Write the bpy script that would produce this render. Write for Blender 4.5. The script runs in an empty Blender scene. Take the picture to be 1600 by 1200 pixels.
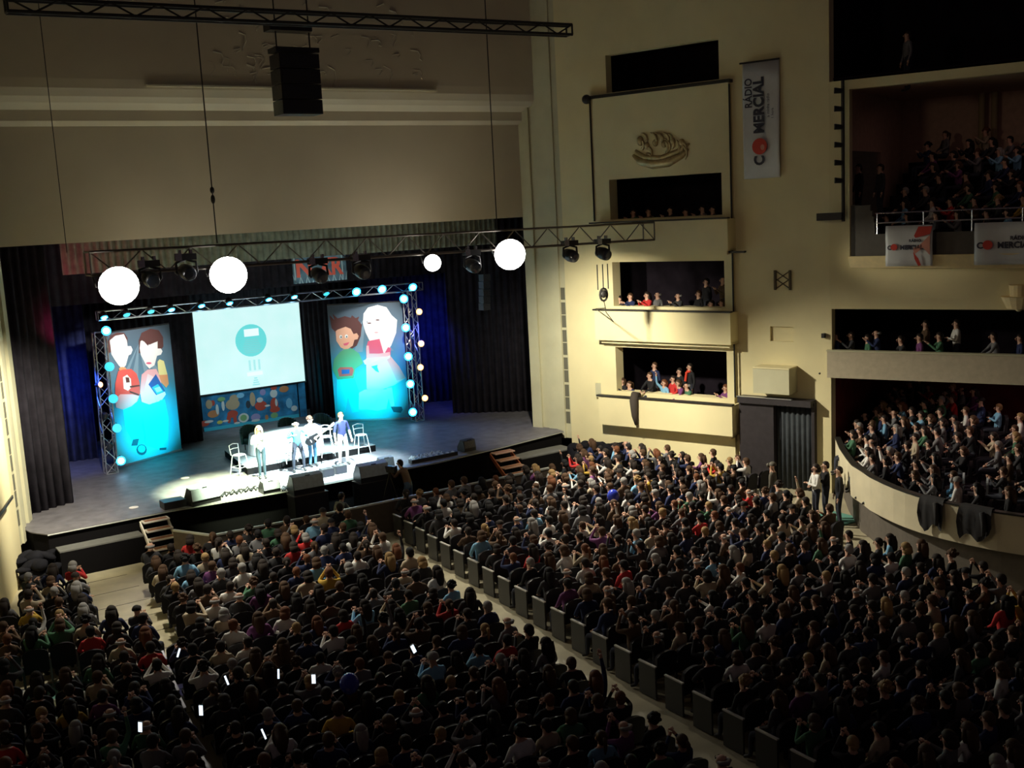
import bpy, bmesh, math, random
from mathutils import Vector, Matrix
R = random.Random(7)
S = bpy.context.scene
COL = S.collection

# ------------------------------------------------------------------ camera, world, exposure, big lamps
F, PIT, ROL, YAW = 1720.0, 0.15815, -0.0522, 0.5812
CAM = Vector((0, 0, 9.4))
FW = Vector((math.sin(YAW)*math.cos(PIT), math.cos(YAW)*math.cos(PIT), -math.sin(PIT)))
_r0 = Vector((math.cos(YAW), -math.sin(YAW), 0)); _u0 = _r0.cross(FW)
RT = _r0*math.cos(ROL)+_u0*math.sin(ROL); UP = -_r0*math.sin(ROL)+_u0*math.cos(ROL)
cam = bpy.data.cameras.new('camera'); camo = bpy.data.objects.new('camera', cam); COL.objects.link(camo)
m = Matrix((RT, UP, -FW)).transposed().to_4x4(); m.translation = CAM
camo.matrix_world = m
cam.sensor_width = 36; cam.lens = F/1600*36; cam.clip_end = 300
S.camera = camo
S.view_settings.view_transform = 'Standard'; S.view_settings.look = 'None'
S.view_settings.gamma = 1; S.view_settings.use_curve_mapping = False
S.view_settings.exposure = 0.0
W = bpy.data.worlds.new('world'); S.world = W; W.use_nodes = True
W.node_tree.nodes['Background'].inputs[0].default_value = (0.60, 0.42, 0.46, 1)
W.node_tree.nodes['Background'].inputs[1].default_value = 0.026

def spot(name, loc, target, power, col, deg, blend=0.5, rad=0.12):
    l = bpy.data.lights.new(name, 'SPOT'); l.energy = power; l.color = col
    l.spot_size = math.radians(deg); l.spot_blend = blend; l.shadow_soft_size = rad
    o = bpy.data.objects.new(name, l); COL.objects.link(o); o.location = loc
    o.rotation_euler = (Vector(target)-Vector(loc)).to_track_quat('-Z', 'Y').to_euler()
    return o
def area(name, loc, target, power, col, sx, sy):
    l = bpy.data.lights.new(name, 'AREA'); l.energy = power; l.color = col
    l.shape = 'RECTANGLE'; l.size = sx; l.size_y = sy
    o = bpy.data.objects.new(name, l); COL.objects.link(o); o.location = loc
    o.rotation_euler = (Vector(target)-Vector(loc)).to_track_quat('-Z', 'Y').to_euler()
    return o
WARM = (1.0, 0.93, 0.74)
LIGHTS = [
 # the four open beams of the front truss, aimed out over the house
 ('beam_far_right', (18.9, 26.9, 7.6), (21.6, 22.4, 0.5), 4700, WARM, 110, .9, .15),
 ('beam_far_right_wall', (18.95, 26.9, 7.6), (24.2, 30.4, 3.0), 3500, WARM, 84, 1.0, .15),
 ('beam_mid_right', (15.1, 26.9, 7.6), (15.6, 23.0, 0.5), 1500, WARM, 86, .9, .15),
 ('beam_mid_left', (9.35, 26.9, 7.7), (9.9, 23.5, 0.5), 1100, WARM, 84, .9, .15),
 ('beam_far_left', (6.95, 26.9, 7.7), (7.0, 25.5, 0.5), 1500, WARM, 84, .9, .15),
 ('beam_far_left_wall', (6.5, 26.9, 7.7), (4.9, 33.2, 2.4), 5600, WARM, 62, .8, .15),
 # wash on the performers from the truss
 ('front_wash_left', (11.0, 30.2, 8.3), (10.9, 33.1, 1.2), 36000, (0.86, 1.0, 0.62), 34, .8, .08),
 ('front_wash_mid', (13.6, 30.2, 8.3), (13.9, 33.6, 1.3), 42000, (0.74, 1.0, 1.0), 38, .7, .08),
 ('front_wash_right', (16.2, 30.2, 8.3), (15.3, 33.3, 1.3), 13000, (0.70, 0.95, 1.0), 34, .9, .08),
 # blue wash from the arch
 ('blue_wash_right', (19.6, 37.8, 6.3), (18.6, 34.4, 1.2), 420, (0.10, 0.30, 1.0), 100, .9, .1),
 ('blue_wash_left', (9.6, 37.8, 6.3), (8.2, 34.6, 1.2), 120, (0.42, 0.42, 1.0), 110, .9, .1),
 ('blue_wing_right', (20.9, 38.0, 5.0), (22.6, 41.5, 2.2), 330, (0.07, 0.10, 1.0), 120, .9, .2),
 ('blue_wing_left', (8.3, 38.0, 4.6), (7.0, 41.5, 2.0), 330, (0.03, 0.12, 1.0), 120, .9, .2),
 # on the printed banners
 ('banner_left_top', (10.4, 34.6, 7.0), (10.1, 39.4, 4.9), 1500, (1.0, 0.98, 0.95), 40, .8, .1),
 ('banner_left_low', (11.6, 34.9, 1.9), (10.35, 39.5, 2.5), 2300, (0.0, 0.80, 1.0), 40, 1.0, .1),
 ('banner_right_top', (18.3, 35.0, 7.4), (19.6, 39.7, 4.7), 1700, (1.0, 0.98, 0.95), 38, .8, .1),
 ('banner_right_low', (17.8, 35.2, 1.9), (19.3, 39.8, 2.5), 2300, (0.0, 0.82, 1.0), 40, 1.0, .1),
 ('backdrop_wash', (15.2, 38.6, 5.5), (15.5, 43.0, 2.0), 420, (0.60, 0.85, 1.0), 60, .8, .1),
 ('magenta_flare_fill', (6.6, 34.3, 6.2), (8.0, 35.6, 8.0), 90, (1.0, 0.05, 0.22), 130, .9, .3),  # added unseen lamp, tints the drapes like the magenta lens flare
 ('header_spill_left', (10.0, 31.2, 7.6), (10.4, 33.7, 11.0), 60, (1.0, 0.90, 0.70), 150, .9, .5),
 ('header_spill_right', (17.6, 31.2, 7.6), (17.0, 33.7, 11.0), 110, (1.0, 0.90, 0.70), 150, .9, .5),
 ('gallery_fill_spot', (18.9, 26.9, 7.9), (27.9, 20.6, 7.4), 1000, WARM, 14, 1.0, .15),  # added narrow spot brightening the pale gallery band and left parapet banner
 ('house_low', (9.0, 16.0, 12.5), (23.5, 22.0, 5.0), 300, (1.0, 0.78, 0.55), 110, .9, .5),
]
for a in LIGHTS: spot(*a)
area('balcony_fill', (29.0, 17.8, 3.6), (29.0, 17.8, 0), 20, (1.0, .6, .55), 8, 3)  # unseen reddish fill added to lift the dark balcony recess
area('gallery_fill', (31.0, 18.0, 12.2), (31.5, 18.0, 8), 9, (1.0, .6, .55), 8, 3)  # unseen reddish fill added inside the dark upper gallery

# ------------------------------------------------------------------ helpers
def ray(x, y): return FW+RT*((x-800)/F)-UP*((y-600)/F)
def Pz(x, y, z): d = ray(x, y); return CAM+d*((z-CAM.z)/d.z)
def Py(x, y, Y): d = ray(x, y); return CAM+d*(Y/d.y)
def Pl(x, y, p, n): d = ray(x, y); return CAM+d*((Vector(p)-CAM).dot(n)/d.dot(n))
def pr(p):
    v = Vector(p)-CAM; w = v.dot(FW)
    return (800+F*v.dot(RT)/w, 600-F*v.dot(UP)/w, w)
TH = 0.319
N1 = Vector((math.cos(TH), math.sin(TH), 0)); D1 = Vector((math.sin(TH), -math.cos(TH), 0))
P1 = Vector((23.66, 32.18, 0))
def SW(s, z, off=0): return P1+D1*s-N1*off+Vector((0, 0, z))          # on the right side wall
def ML(v): return Vector((28.3-v[0], v[1], v[2]))                      # mirror to the left wall
N2 = Vector((5, 2.2, 0)).normalized(); D2 = Vector((2.2, -5, 0)).normalized()
P2 = Vector((26.77, 22.76, 0))
def GW(u, z, off=0): return P2+D2*u-N2*off+Vector((0, 0, z))           # gallery wall beyond the corner

MATS = {}
def mat(name, col=(.5, .5, .5), rough=.7, metal=0, emis=None, es=0, noise=0, nscale=6, bump=0, bscale=40, spec=.5):
    if name in MATS: return MATS[name]
    m = bpy.data.materials.new(name); m.use_nodes = True; nt = m.node_tree; b = nt.nodes['Principled BSDF']
    b.inputs['Base Color'].default_value = (*col, 1); b.inputs['Roughness'].default_value = rough
    b.inputs['Metallic'].default_value = metal; b.inputs['Specular IOR Level'].default_value = spec
    if emis: b.inputs['Emission Color'].default_value = (*emis, 1); b.inputs['Emission Strength'].default_value = es
    tc = None
    if noise or bump: tc = nt.nodes.new('ShaderNodeTexCoord')
    if noise:
        n = nt.nodes.new('ShaderNodeTexNoise'); n.inputs['Scale'].default_value = nscale; n.inputs['Detail'].default_value = 5
        nt.links.new(tc.outputs['Object'], n.inputs['Vector'])
        r = nt.nodes.new('ShaderNodeMapRange'); r.inputs[1].default_value = .3; r.inputs[2].default_value = .7
        r.inputs[3].default_value = 1-noise; r.inputs[4].default_value = 1+noise
        nt.links.new(n.outputs['Fac'], r.inputs[0])
        x = nt.nodes.new('ShaderNodeVectorMath'); x.operation = 'SCALE'; x.inputs[0].default_value = col
        nt.links.new(r.outputs[0], x.inputs['Scale']); nt.links.new(x.outputs[0], b.inputs['Base Color'])
    if bump:
        n = nt.nodes.new('ShaderNodeTexNoise'); n.inputs['Scale'].default_value = bscale
        nt.links.new(tc.outputs['Object'], n.inputs['Vector'])
        bp = nt.nodes.new('ShaderNodeBump'); bp.inputs['Strength'].default_value = bump
        nt.links.new(n.outputs['Fac'], bp.inputs['Height']); nt.links.new(bp.outputs[0], b.inputs['Normal'])
    MATS[name] = m; return m
def objmat(name, rough=.85, sheen=0, spec=.3):
    m = bpy.data.materials.new(name); m.use_nodes = True; nt = m.node_tree; b = nt.nodes['Principled BSDF']
    oi = nt.nodes.new('ShaderNodeObjectInfo'); n = nt.nodes.new('ShaderNodeTexNoise'); n.inputs['Scale'].default_value = 9
    tc = nt.nodes.new('ShaderNodeTexCoord'); nt.links.new(tc.outputs['Object'], n.inputs['Vector'])
    r = nt.nodes.new('ShaderNodeMapRange'); r.inputs[3].default_value = .75; r.inputs[4].default_value = 1.25
    nt.links.new(n.outputs['Fac'], r.inputs[0])
    x = nt.nodes.new('ShaderNodeVectorMath'); x.operation = 'SCALE'
    nt.links.new(oi.outputs['Color'], x.inputs[0]); nt.links.new(r.outputs[0], x.inputs['Scale'])
    nt.links.new(x.outputs[0], b.inputs['Base Color']); b.inputs['Roughness'].default_value = rough
    b.inputs['Specular IOR Level'].default_value = spec
    return m
def attrmat(name):
    m = bpy.data.materials.new(name); m.use_nodes = True; nt = m.node_tree; b = nt.nodes['Principled BSDF']
    a = nt.nodes.new('ShaderNodeAttribute'); a.attribute_name = 'col'
    nt.links.new(a.outputs['Color'], b.inputs['Base Color']); b.inputs['Roughness'].default_value = .8
    b.inputs['Specular IOR Level'].default_value = .3
    return m
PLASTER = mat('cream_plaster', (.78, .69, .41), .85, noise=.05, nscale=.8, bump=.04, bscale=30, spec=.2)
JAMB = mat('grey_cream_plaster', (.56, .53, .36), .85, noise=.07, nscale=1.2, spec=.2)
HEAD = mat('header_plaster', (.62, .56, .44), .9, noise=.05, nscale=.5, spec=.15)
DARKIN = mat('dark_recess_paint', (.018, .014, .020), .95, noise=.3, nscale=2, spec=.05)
REDWALL = mat('dark_red_wall', (.20, .035, .035), .85, noise=.2, nscale=2, spec=.1)
BLACKCAP = mat('black_capping', (.02, .018, .016), .45)
BLACKCLOTH = mat('black_cloth', (.012, .012, .015), .95, noise=.3, nscale=3, spec=.05)
DRAPE = mat('dark_drape', (.030, .027, .034), .95, noise=.25, nscale=3, spec=.05)
BORDER = mat('grey_border_drape', (.16, .17, .13), .95, noise=.25, nscale=4, spec=.05)
BLUEDRAPE = mat('navy_drape', (.045, .055, .16), .95, noise=.3, nscale=3, spec=.05)
STAGE = mat('stage_floor_paint', (.17, .16, .17), .5, noise=.25, nscale=2.5, bump=.05, bscale=60, spec=.35)
STAGEFRONT = mat('black_stage_front', (.006, .0055, .006), .9, spec=.05)
PLATTOP = mat('grey_platform_top', (.13, .13, .12), .7, noise=.1, nscale=4)
ALU = mat('aluminium_tube', (.72, .73, .76), .32, metal=.9)
BLKTUBE = mat('black_steel_tube', (.028, .026, .024), .45, metal=.3)
BLKPLASTIC = mat('black_plastic', (.02, .02, .022), .4)
GRILLE = mat('speaker_grille', (.085, .09, .10), .5, noise=.25, nscale=30)
CHROME = mat('bright_steel', (.8, .8, .82), .22, metal=1)
REDP = mat('dark_red_plastic', (.18, .01, .015), .4)
LENSW = mat('lit_white_lens', (1, 1, 1), .2, emis=(1.0, .985, .93), es=26)
LENSB = mat('blue_lens_halo', (.1, .6, 1), .2, emis=(.02, .42, 1.0), es=7)  # lens ring glows stronger, standing in for the lamp's blue halo
LENSBC = mat('lit_blue_core', (.6, .9, 1), .2, emis=(.62, .98, 1.0), es=7)
LENSC = mat('lit_cyan_lens', (.1, .7, 1), .2, emis=(.05, .60, .85), es=1.3)
LENSA = mat('lit_amber_lens', (1, .7, .4), .2, emis=(1.0, .45, .16), es=2.5)
LENSAC = mat('lit_amber_core', (1, .9, .7), .2, emis=(1.0, .84, .55), es=3)
GLASS = mat('dark_lens_glass', (.03, .04, .06), .08, spec=.9)
WHITECLOTH = mat('white_cloth', (.88, .88, .88), .8, noise=.03)
VINYL = mat('white_vinyl', (.66, .68, .68), .45, noise=.05, nscale=3)
INK = mat('dark_ink', (.03, .03, .05), .6)
REDINK = mat('red_ink', (.62, .05, .03), .6)
PINKINK = mat('pale_red_ink', (.75, .32, .24), .6)
ORANGEWOOD = mat('orange_stained_wood', (.36, .10, .035), .55, noise=.2, nscale=8)
TREADWOOD = mat('brown_tread_carpet', (.33, .15, .08), .85, noise=.2, nscale=20)
WHITEEDGE = mat('white_step_edge', (.85, .80, .74), .6)
FLOOR = mat('house_floor_wood', (.46, .41, .28), .38, noise=.22, nscale=1.3, bump=.05, bscale=25)
BROWNPANEL = mat('brown_barrier_panel', (.10, .075, .055), .7, noise=.15)
SEATF = mat('dark_seat_fabric', (.022, .018, .024), .8, noise=.2, nscale=12)
SEATS_ = mat('seat_shell_black', (.02, .02, .024), .3)
SEATEND = mat('grey_seat_end_panel', (.05, .05, .048), .5)
ARMR = mat('pale_armrest', (.62, .60, .56), .3)
SILVERSEAT = mat('silver_seat_back', (.42, .47, .50), .35)
GOLD = mat('gilt_relief', (.50, .40, .20), .42, metal=.35, noise=.3, nscale=5)
SKIN = mat('skin', (.60, .36, .26), .55, noise=.05)
SHOE = mat('dark_shoe', (.02, .018, .016), .5)
LIP = mat('lip_red', (.40, .10, .09), .5)
EYE = mat('eye_dark', (.02, .015, .012), .3)
CLOTH = objmat('garment_cloth'); HAIRM = objmat('hair_strands', .6)
TROU = mat('dark_trousers', (.028, .032, .05), .85, noise=.2)
JEANS = mat('blue_jeans', (.10, .17, .30), .85, noise=.2)
CROWD = attrmat('crowd_mixed')

class MB:
    def __init__(s): s.v = []; s.f = []; s.m = []; s.mats = []
    def mi(s, m):
        if m not in s.mats: s.mats.append(m)
        return s.mats.index(m)
    def add(s, vs, fs, m):
        b = len(s.v); s.v += [Vector(v) for v in vs]; k = s.mi(m)
        for f in fs: s.f.append([b+i for i in f]); s.m.append(k)
    def box(s, o, a, b, c, m):        # origin corner + three edge vectors
        o = Vector(o); a = Vector(a); b = Vector(b); c = Vector(c)
        s.add([o, o+a, o+a+b, o+b, o+c, o+a+c, o+a+b+c, o+b+c],
              [(0, 3, 2, 1), (4, 5, 6, 7), (0, 1, 5, 4), (1, 2, 6, 5), (2, 3, 7, 6), (3, 0, 4, 7)], m)
    def abox(s, x0, x1, y0, y1, z0, z1, m): s.box((x0, y0, z0), (x1-x0, 0, 0), (0, y1-y0, 0), (0, 0, z1-z0), m)
    def tube(s, pts, r, m, n=8, cap=True):
        pts = [Vector(p) for p in pts]; rs = r if isinstance(r, (list, tuple)) else [r]*len(pts)
        rings = []; up = None
        for i, p in enumerate(pts):
            d = (pts[min(i+1, len(pts)-1)]-pts[max(i-1, 0)]).normalized()
            if up is None: up = Vector((0, 0, 1)) if abs(d.z) < .9 else Vector((1, 0, 0))
            a = d.cross(up); a = a.normalized() if a.length > 1e-5 else d.orthogonal().normalized(); b = a.cross(d).normalized(); up = b
            rings.append([p+(a*math.cos(2*math.pi*k/n)+b*math.sin(2*math.pi*k/n))*rs[i] for k in range(n)])
        vs = [v for r_ in rings for v in r_]; fs = []
        for i in range(len(rings)-1):
            for k in range(n): fs.append((i*n+k, i*n+(k+1) % n, (i+1)*n+(k+1) % n, (i+1)*n+k))
        if cap: fs.append(tuple(range(n))[::-1]); fs.append(tuple((len(rings)-1)*n+k for k in range(n)))
        s.add(vs, fs, m)
    def ell(s, c, rx, ry, rz, m, nu=12, nv=8, mtx=None, v0=0, v1=1):
        c = Vector(c); vs = []; fs = []
        for j in range(nv+1):
            t = math.pi*(v0+(v1-v0)*j/nv)
            for i in range(nu):
                a = 2*math.pi*i/nu; p = Vector((rx*math.sin(t)*math.cos(a), ry*math.sin(t)*math.sin(a), rz*math.cos(t)))
                if mtx: p = mtx @ p
                vs.append(c+p)
        for j in range(nv):
            for i in range(nu): fs.append((j*nu+i, (j+1)*nu+i, (j+1)*nu+(i+1) % nu, j*nu+(i+1) % nu))
        s.add(vs, fs, m)
    def prism(s, poly, ext, m):       # planar polygon (3d pts) extruded by ext
        n = len(poly); poly = [Vector(p) for p in poly]; ext = Vector(ext)
        vs = poly+[p+ext for p in poly]
        fs = [tuple(range(n)), tuple(range(2*n-1, n-1, -1))]+[(i, (i+1) % n, n+(i+1) % n, n+i) for i in range(n)]
        s.add(vs, fs, m)
    def mesh(s, name, smooth=False):
        me = bpy.data.meshes.new(name); me.from_pydata(s.v, [], s.f)
        for x in s.mats: me.materials.append(x)
        for p, k in zip(me.polygons, s.m): p.material_index = k; p.use_smooth = smooth
        bm = bmesh.new(); bm.from_mesh(me); bmesh.ops.remove_doubles(bm, verts=bm.verts, dist=1e-5)
        bmesh.ops.recalc_face_normals(bm, faces=bm.faces); bm.to_mesh(me); bm.free()
        return me
    def build(s, name, parent=None, smooth=False):
        o = bpy.data.objects.new(name, s.mesh(name, smooth)); COL.objects.link(o)
        if parent: o.parent = parent
        return o
def tag(o, label=None, cat=None, group=None, kind=None):
    if label: o['label'] = label
    if cat: o['category'] = cat
    if group: o['group'] = group
    if kind: o['kind'] = kind
    return o
def empty(name, loc=(0, 0, 0), rz=0, label=None, cat=None, group=None):
    o = bpy.data.objects.new(name, None); COL.objects.link(o); o.location = loc; o.rotation_euler = (0, 0, rz)
    o.empty_display_size = .1
    return tag(o, label, cat, group)
def struct(mb, name, parent=None):
    o = mb.build(name, parent)
    if not parent: o['kind'] = 'structure'
    return o
def copytree(o, parent=None):
    c = o.copy(); COL.objects.link(c); c.parent = parent
    for ch in o.children: copytree(ch, c)
    return c
def textmesh(txt, size, mtx, m, name='lettering', parent=None, depth=.004, bold=0.0, sx=1.0):
    cu = bpy.data.curves.new(name, 'FONT'); cu.body = txt; cu.size = size; cu.extrude = depth; cu.offset = bold
    cu.align_x = 'CENTER'; cu.align_y = 'CENTER'; cu.resolution_u = 3
    t = bpy.data.objects.new(name, cu); COL.objects.link(t)
    me = bpy.data.meshes.new_from_object(t.evaluated_get(bpy.context.evaluated_depsgraph_get()))
    COL.objects.unlink(t); bpy.data.objects.remove(t)
    for v in me.vertices: v.co.x *= sx
    me.transform(mtx); me.materials.clear(); me.materials.append(m)
    o = bpy.data.objects.new(name, me); COL.objects.link(o)
    if parent: o.parent = parent
    return o
def frame(o, x, y):    # matrix: local x -> x, y -> y, at o
    x = Vector(x).normalized(); y = (Vector(y)-x*x.dot(Vector(y))).normalized(); z = x.cross(y)
    M = Matrix((x, y, z)).transposed().to_4x4(); M.translation = Vector(o); return M

# ------------------------------------------------------------------ room shell
def holed(mb, fn, s0, s1, z0, z1, holes, off0, off1, m):
    ss = sorted({s0, s1}|{h[0] for h in holes}|{h[1] for h in holes}); zs = sorted({z0, z1}|{h[2] for h in holes}|{h[3] for h in holes})
    ss = [q for q in ss if s0 <= q <= s1]; zs = [q for q in zs if z0 <= q <= z1]
    for i in range(len(ss)-1):
        run = None
        for j in range(len(zs)-1):
            cs = (ss[i]+ss[i+1])/2; cz = (zs[j]+zs[j+1])/2
            solid = not any(h[0] < cs < h[1] and h[2] < cz < h[3] for h in holes)
            if solid and run is None: run = zs[j]
            end = (not solid) or j == len(zs)-2
            if run is not None and end:
                top = zs[j+1] if solid else zs[j]
                o = fn(ss[i], run, off1); mb.box(o, fn(ss[i+1], run, off1)-o, fn(ss[i], run, off0)-o, fn(ss[i], top, off1)-o, m); run = None
HO = [(2.14, 6.46, 2.82, 4.40), (2.14, 6.44, 5.84, 7.37), (2.14, 6.41, 8.84, 10.19), (2.08, 6.33, 13.10, 14.35)]
DOORH = (7.0, 9.45, 0, 2.93); NICHE = (7.94, 8.73, 4.78, 5.25)
mb = MB(); holed(mb, SW, -.0, 9.95, 0, 17.5, HO+[DOORH, NICHE], -.35, 0, PLASTER)
mb.box(SW(7.94, 4.78, -.14), D1*.79, -N1*.05, (0, 0, .47), PLASTER)
wall_right = struct(mb, 'wall_right')
mb = MB(); holed(mb, SW, 1.47, 6.71, 0, 12.95, HO[:3], .0, .14, PLASTER); struct(mb, 'trim_box_tower', wall_right)
mb = MB(); mb.box(SW(1.40, 12.95, .24), D1*5.4, N1*.30, (0, 0, .10), BLACKCAP)
mb.ell(SW(1.42, 12.95, .26), .16, .16, .16, BLACKCAP); struct(mb, 'trim_tower_capping', wall_right)
# gallery wall beyond the corner
mb = MB(); holed(mb, GW, 0, 17, 0, 17.5, [(.02, 17, 0, 3.74), (.06, 17, 4.52, 5.84), (.62, 17, 7.45, 12.35), (-.1, 17, 12.62, 17.5)], -.3, 0, PLASTER)
wall_gallery = struct(mb, 'wall_gallery')
# recesses behind the side boxes
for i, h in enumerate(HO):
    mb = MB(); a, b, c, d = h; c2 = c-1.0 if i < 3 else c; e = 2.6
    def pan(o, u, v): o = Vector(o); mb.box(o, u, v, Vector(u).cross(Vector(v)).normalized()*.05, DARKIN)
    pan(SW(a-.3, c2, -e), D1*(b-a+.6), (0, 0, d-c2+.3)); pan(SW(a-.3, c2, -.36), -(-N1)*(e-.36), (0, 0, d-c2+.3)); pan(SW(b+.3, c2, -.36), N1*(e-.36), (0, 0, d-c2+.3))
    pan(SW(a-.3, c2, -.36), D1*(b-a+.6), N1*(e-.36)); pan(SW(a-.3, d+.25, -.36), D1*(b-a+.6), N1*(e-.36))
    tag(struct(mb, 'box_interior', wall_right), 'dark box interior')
# box parapets
PARS = [(1.62, 6.83, 1.66, 2.68), (1.60, 6.83, 4.68, 5.72), (1.60, 6.80, 7.70, 8.72)]
def parapet(flip=False, z=None):
    mb = MB(); f = (lambda v: ML(v)) if flip else (lambda v: v)
    a, b, c, d = z
    def bx(s0, s1, z0, z1, o0, o1, m):
        P = [f(SW(s, zz, o)) for zz in (z0, z1) for s, o in ((s0, o0), (s1, o0), (s1, o1), (s0, o1))]
        mb.add(P, [(0, 1, 2, 3), (4, 5, 6, 7), (0, 1, 5, 4), (1, 2, 6, 5), (2, 3, 7, 6), (3, 0, 4, 7)], m)
    bx(a, b, c, d, .46, .56, PLASTER); bx(a, a+.1, c, d, -.1, .46, PLASTER); bx(b-.1, b, c, d, -.1, .46, PLASTER)
    bx(a, b, c, c+.1, -.3, .46, PLASTER)
    bx(a+.15, b-.12, c-.12, c, -.02, .40, PLASTER)
    cp = MB(); mb2 = mb; return mb
def caps(flip, z):
    mb = MB(); f = (lambda v: ML(v)) if flip else (lambda v: v); a, b, c, d = z
    for s0, s1, o0, o1 in ((a-.06, b+.02, .42, .60),):
        P = [f(SW(s, zz, o)) for zz in (d, d+.05) for s, o in ((s0, o0), (s1, o0), (s1, o1), (s0, o1))]
        mb.add(P, [(0, 1, 2, 3), (4, 5, 6, 7), (0, 1, 5, 4), (1, 2, 6, 5), (2, 3, 7, 6), (3, 0, 4, 7)], BLACKCAP)
    return mb
ptxt = ['lowest', 'middle', 'upper']
for i, z in enumerate(PARS):
    o = parapet(False, z).build('box_parapet'); tag(o, None, None, None, 'structure')
    o.parent = wall_right; del o['kind']; caps(False, z).build('parapet_capping', o)
# left wall (mirror)
mb = MB()
P = lambda s, z, o: ML(SW(s, z, o))
def mbox(mb, s0, s1, z0, z1, o0, o1, m):
    P_ = [P(s, zz, o) for zz in (z0, z1) for s, o in ((s0, o0), (s1, o0), (s1, o1), (s0, o1))]
    mb.add(P_, [(0, 1, 2, 3), (4, 5, 6, 7), (0, 1, 5, 4), (1, 2, 6, 5), (2, 3, 7, 6), (3, 0, 4, 7)], m)
mbox(mb, -.02, 16, 0, 17.5, -.35, 0, PLASTER)
wall_left = struct(mb, 'wall_left')
mb = MB(); mbox(mb, 1.55, 7, 2.68, 4.75, -.2, .20, PLASTER); o = mb.build('box_parapet', wall_left)
mb = MB(); mbox(mb, 1.50, 7, 2.60, 2.68, -.2, .24, BLACKCAP); mb.build('parapet_under_shade', o)  # black strip stands for the shade under the parapet

# proscenium: splayed stepped jambs and header
RF = Vector((23.03, 33.76, 0)); RJ = Vector((23.66, 32.18, 0))
def jamb(flip):
    f = ML if flip else (lambda v: v)
    dj = (RJ-RF).normalized(); nj = Vector((dj.y, -dj.x, 0)); nj = nj if nj.x > 0 else -nj
    prof = [(0, 0), (.42, 0), (.42, .10), (.72, .10), (.72, .02), (1.22, .02), (1.22, -.06), (1.48, -.06), (1.48, .0), (1.70, .0), (1.70, .9), (0, .9)]
    mb = MB(); poly = [f(RF+dj*a+nj*b+Vector((0, 0, .9))) for a, b in prof]
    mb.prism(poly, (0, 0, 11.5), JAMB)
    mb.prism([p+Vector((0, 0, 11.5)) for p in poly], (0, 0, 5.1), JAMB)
    o = struct(mb, 'trim_jamb', wall_left if flip else wall_right)
    # column of slot windows
    for k in range(10):
        b = MB(); s0 = 1.50; zz = 1.45+k*.505+(.03 if k % 2 else 0); q = RF+dj*s0+nj*(-.012)+Vector((0, 0, zz))
        pts = [f(q), f(q+dj*.17), f(q+dj*.17+Vector((0, 0, .44))), f(q+Vector((0, 0, .44)))]
        b.prism(pts, Vector((nj.x*(-1 if flip else 1), nj.y, 0))*.03, mat('slot_grey', (.13, .125, .09), .8)); b.build('slot_panel', o)
jamb(False); jamb(True)
mb = MB()
X0, X1 = 4.0, 24.3
mb.abox(5.25, 23.05, 33.76, 34.0, 9.06, 12.6, HEAD)                       # panel over the opening
mb.prism([(5.2, 34, 12.36), (5.2, 33.76, 12.36), (5.2, 33.60, 12.50), (5.2, 33.60, 12.80), (5.2, 34, 12.80)], (18.0, 0, 0), HEAD)
mb.prism([(X0, 34, 12.80), (X0, 33.60, 12.80), (X0, 33.32, 12.98), (X0, 33.20, 13.14), (X0, 33.12, 13.36), (X0, 33.10, 13.62), (X0, 34, 13.62)], (X1-X0, 0, 0), HEAD)
mb.abox(X0, X1, 33.10, 34, 13.62, 17.5, HEAD)
header = struct(mb, 'wall_proscenium')
mb = MB(); mb.abox(9.6, 19.3, 33.0, 33.10, 13.42, 13.47, mat('pale_moulding', (.72, .68, .52), .7)); struct(mb, 'trim_moulding', header)
# painted low relief frieze above
mb = MB()
for k in range(60):
    x = R.uniform(11.5, 18.6); z = R.uniform(13.75, 16.0); a = R.uniform(-1, 1); L = R.uniform(.2, .6)
    mb.tube([(x+L*math.cos(a)*t+.15*math.sin(5*t), 33.10, z+L*math.sin(a)*t+.12*math.sin(4*t+1)) for t in (0, .25, .5, .75, 1)], R.uniform(.012, .03), mat('frieze_tone', (.60, .56, .46), .6), 6)
tag(mb.build('relief_frieze', header), 'carved figures above the proscenium', None, None, 'stuff')
# ceiling is above the frame; house floor and back wall
mb = MB(); mb.abox(-9, 40, -6, 46, -.3, 0, FLOOR); floor = struct(mb, 'floor')
for k in range(9):       # joints between the floor sheets show in the aisle
    b = MB(); y = 20.6+k*1.22; b.abox(4.2, 6.95, y, y+.02, 0, .004, BLACKCAP); b.build('floor_joint', floor)
mb = MB(); mb.prism([(5.3, 31.76, 0), (8.6, 31.78, 0), (12.2, 31.44, 0), (17.4, 31.38, 0), (20.2, 31.73, 0), (23.3, 32.32, 0), (23.6, 33.8, 0), (27, 34, 0), (27, 47, 0), (1.5, 47, 0), (1.5, 34, 0), (4.7, 33.8, 0), (5.0, 32.3, 0)], (0, 0, 1.17), STAGEFRONT)
st = mb.build('stage'); tag(st, 'black fronted raised stage with dark glossy floor under the proscenium', 'stage')
mb = MB(); mb.prism([(5.28, 31.70, 1.17), (8.6, 31.72, 1.17), (12.2, 31.38, 1.17), (17.4, 31.32, 1.17), (20.2, 31.67, 1.17), (23.35, 32.26, 1.17), (23.6, 33.8, 1.17), (27, 34, 1.17), (27, 47, 1.17), (1.5, 47, 1.17), (1.5, 34, 1.17), (4.7, 33.8, 1.17), (4.95, 32.3, 1.17)], (0, 0, .03), STAGE)
mb.build('stage_deck', st)
mb = MB(); pts = [(5.28, 31.685, 1.17), (8.6, 31.705, 1.17), (12.2, 31.365, 1.17), (17.4, 31.305, 1.17), (20.2, 31.655, 1.17), (23.35, 32.245, 1.17)]
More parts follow.
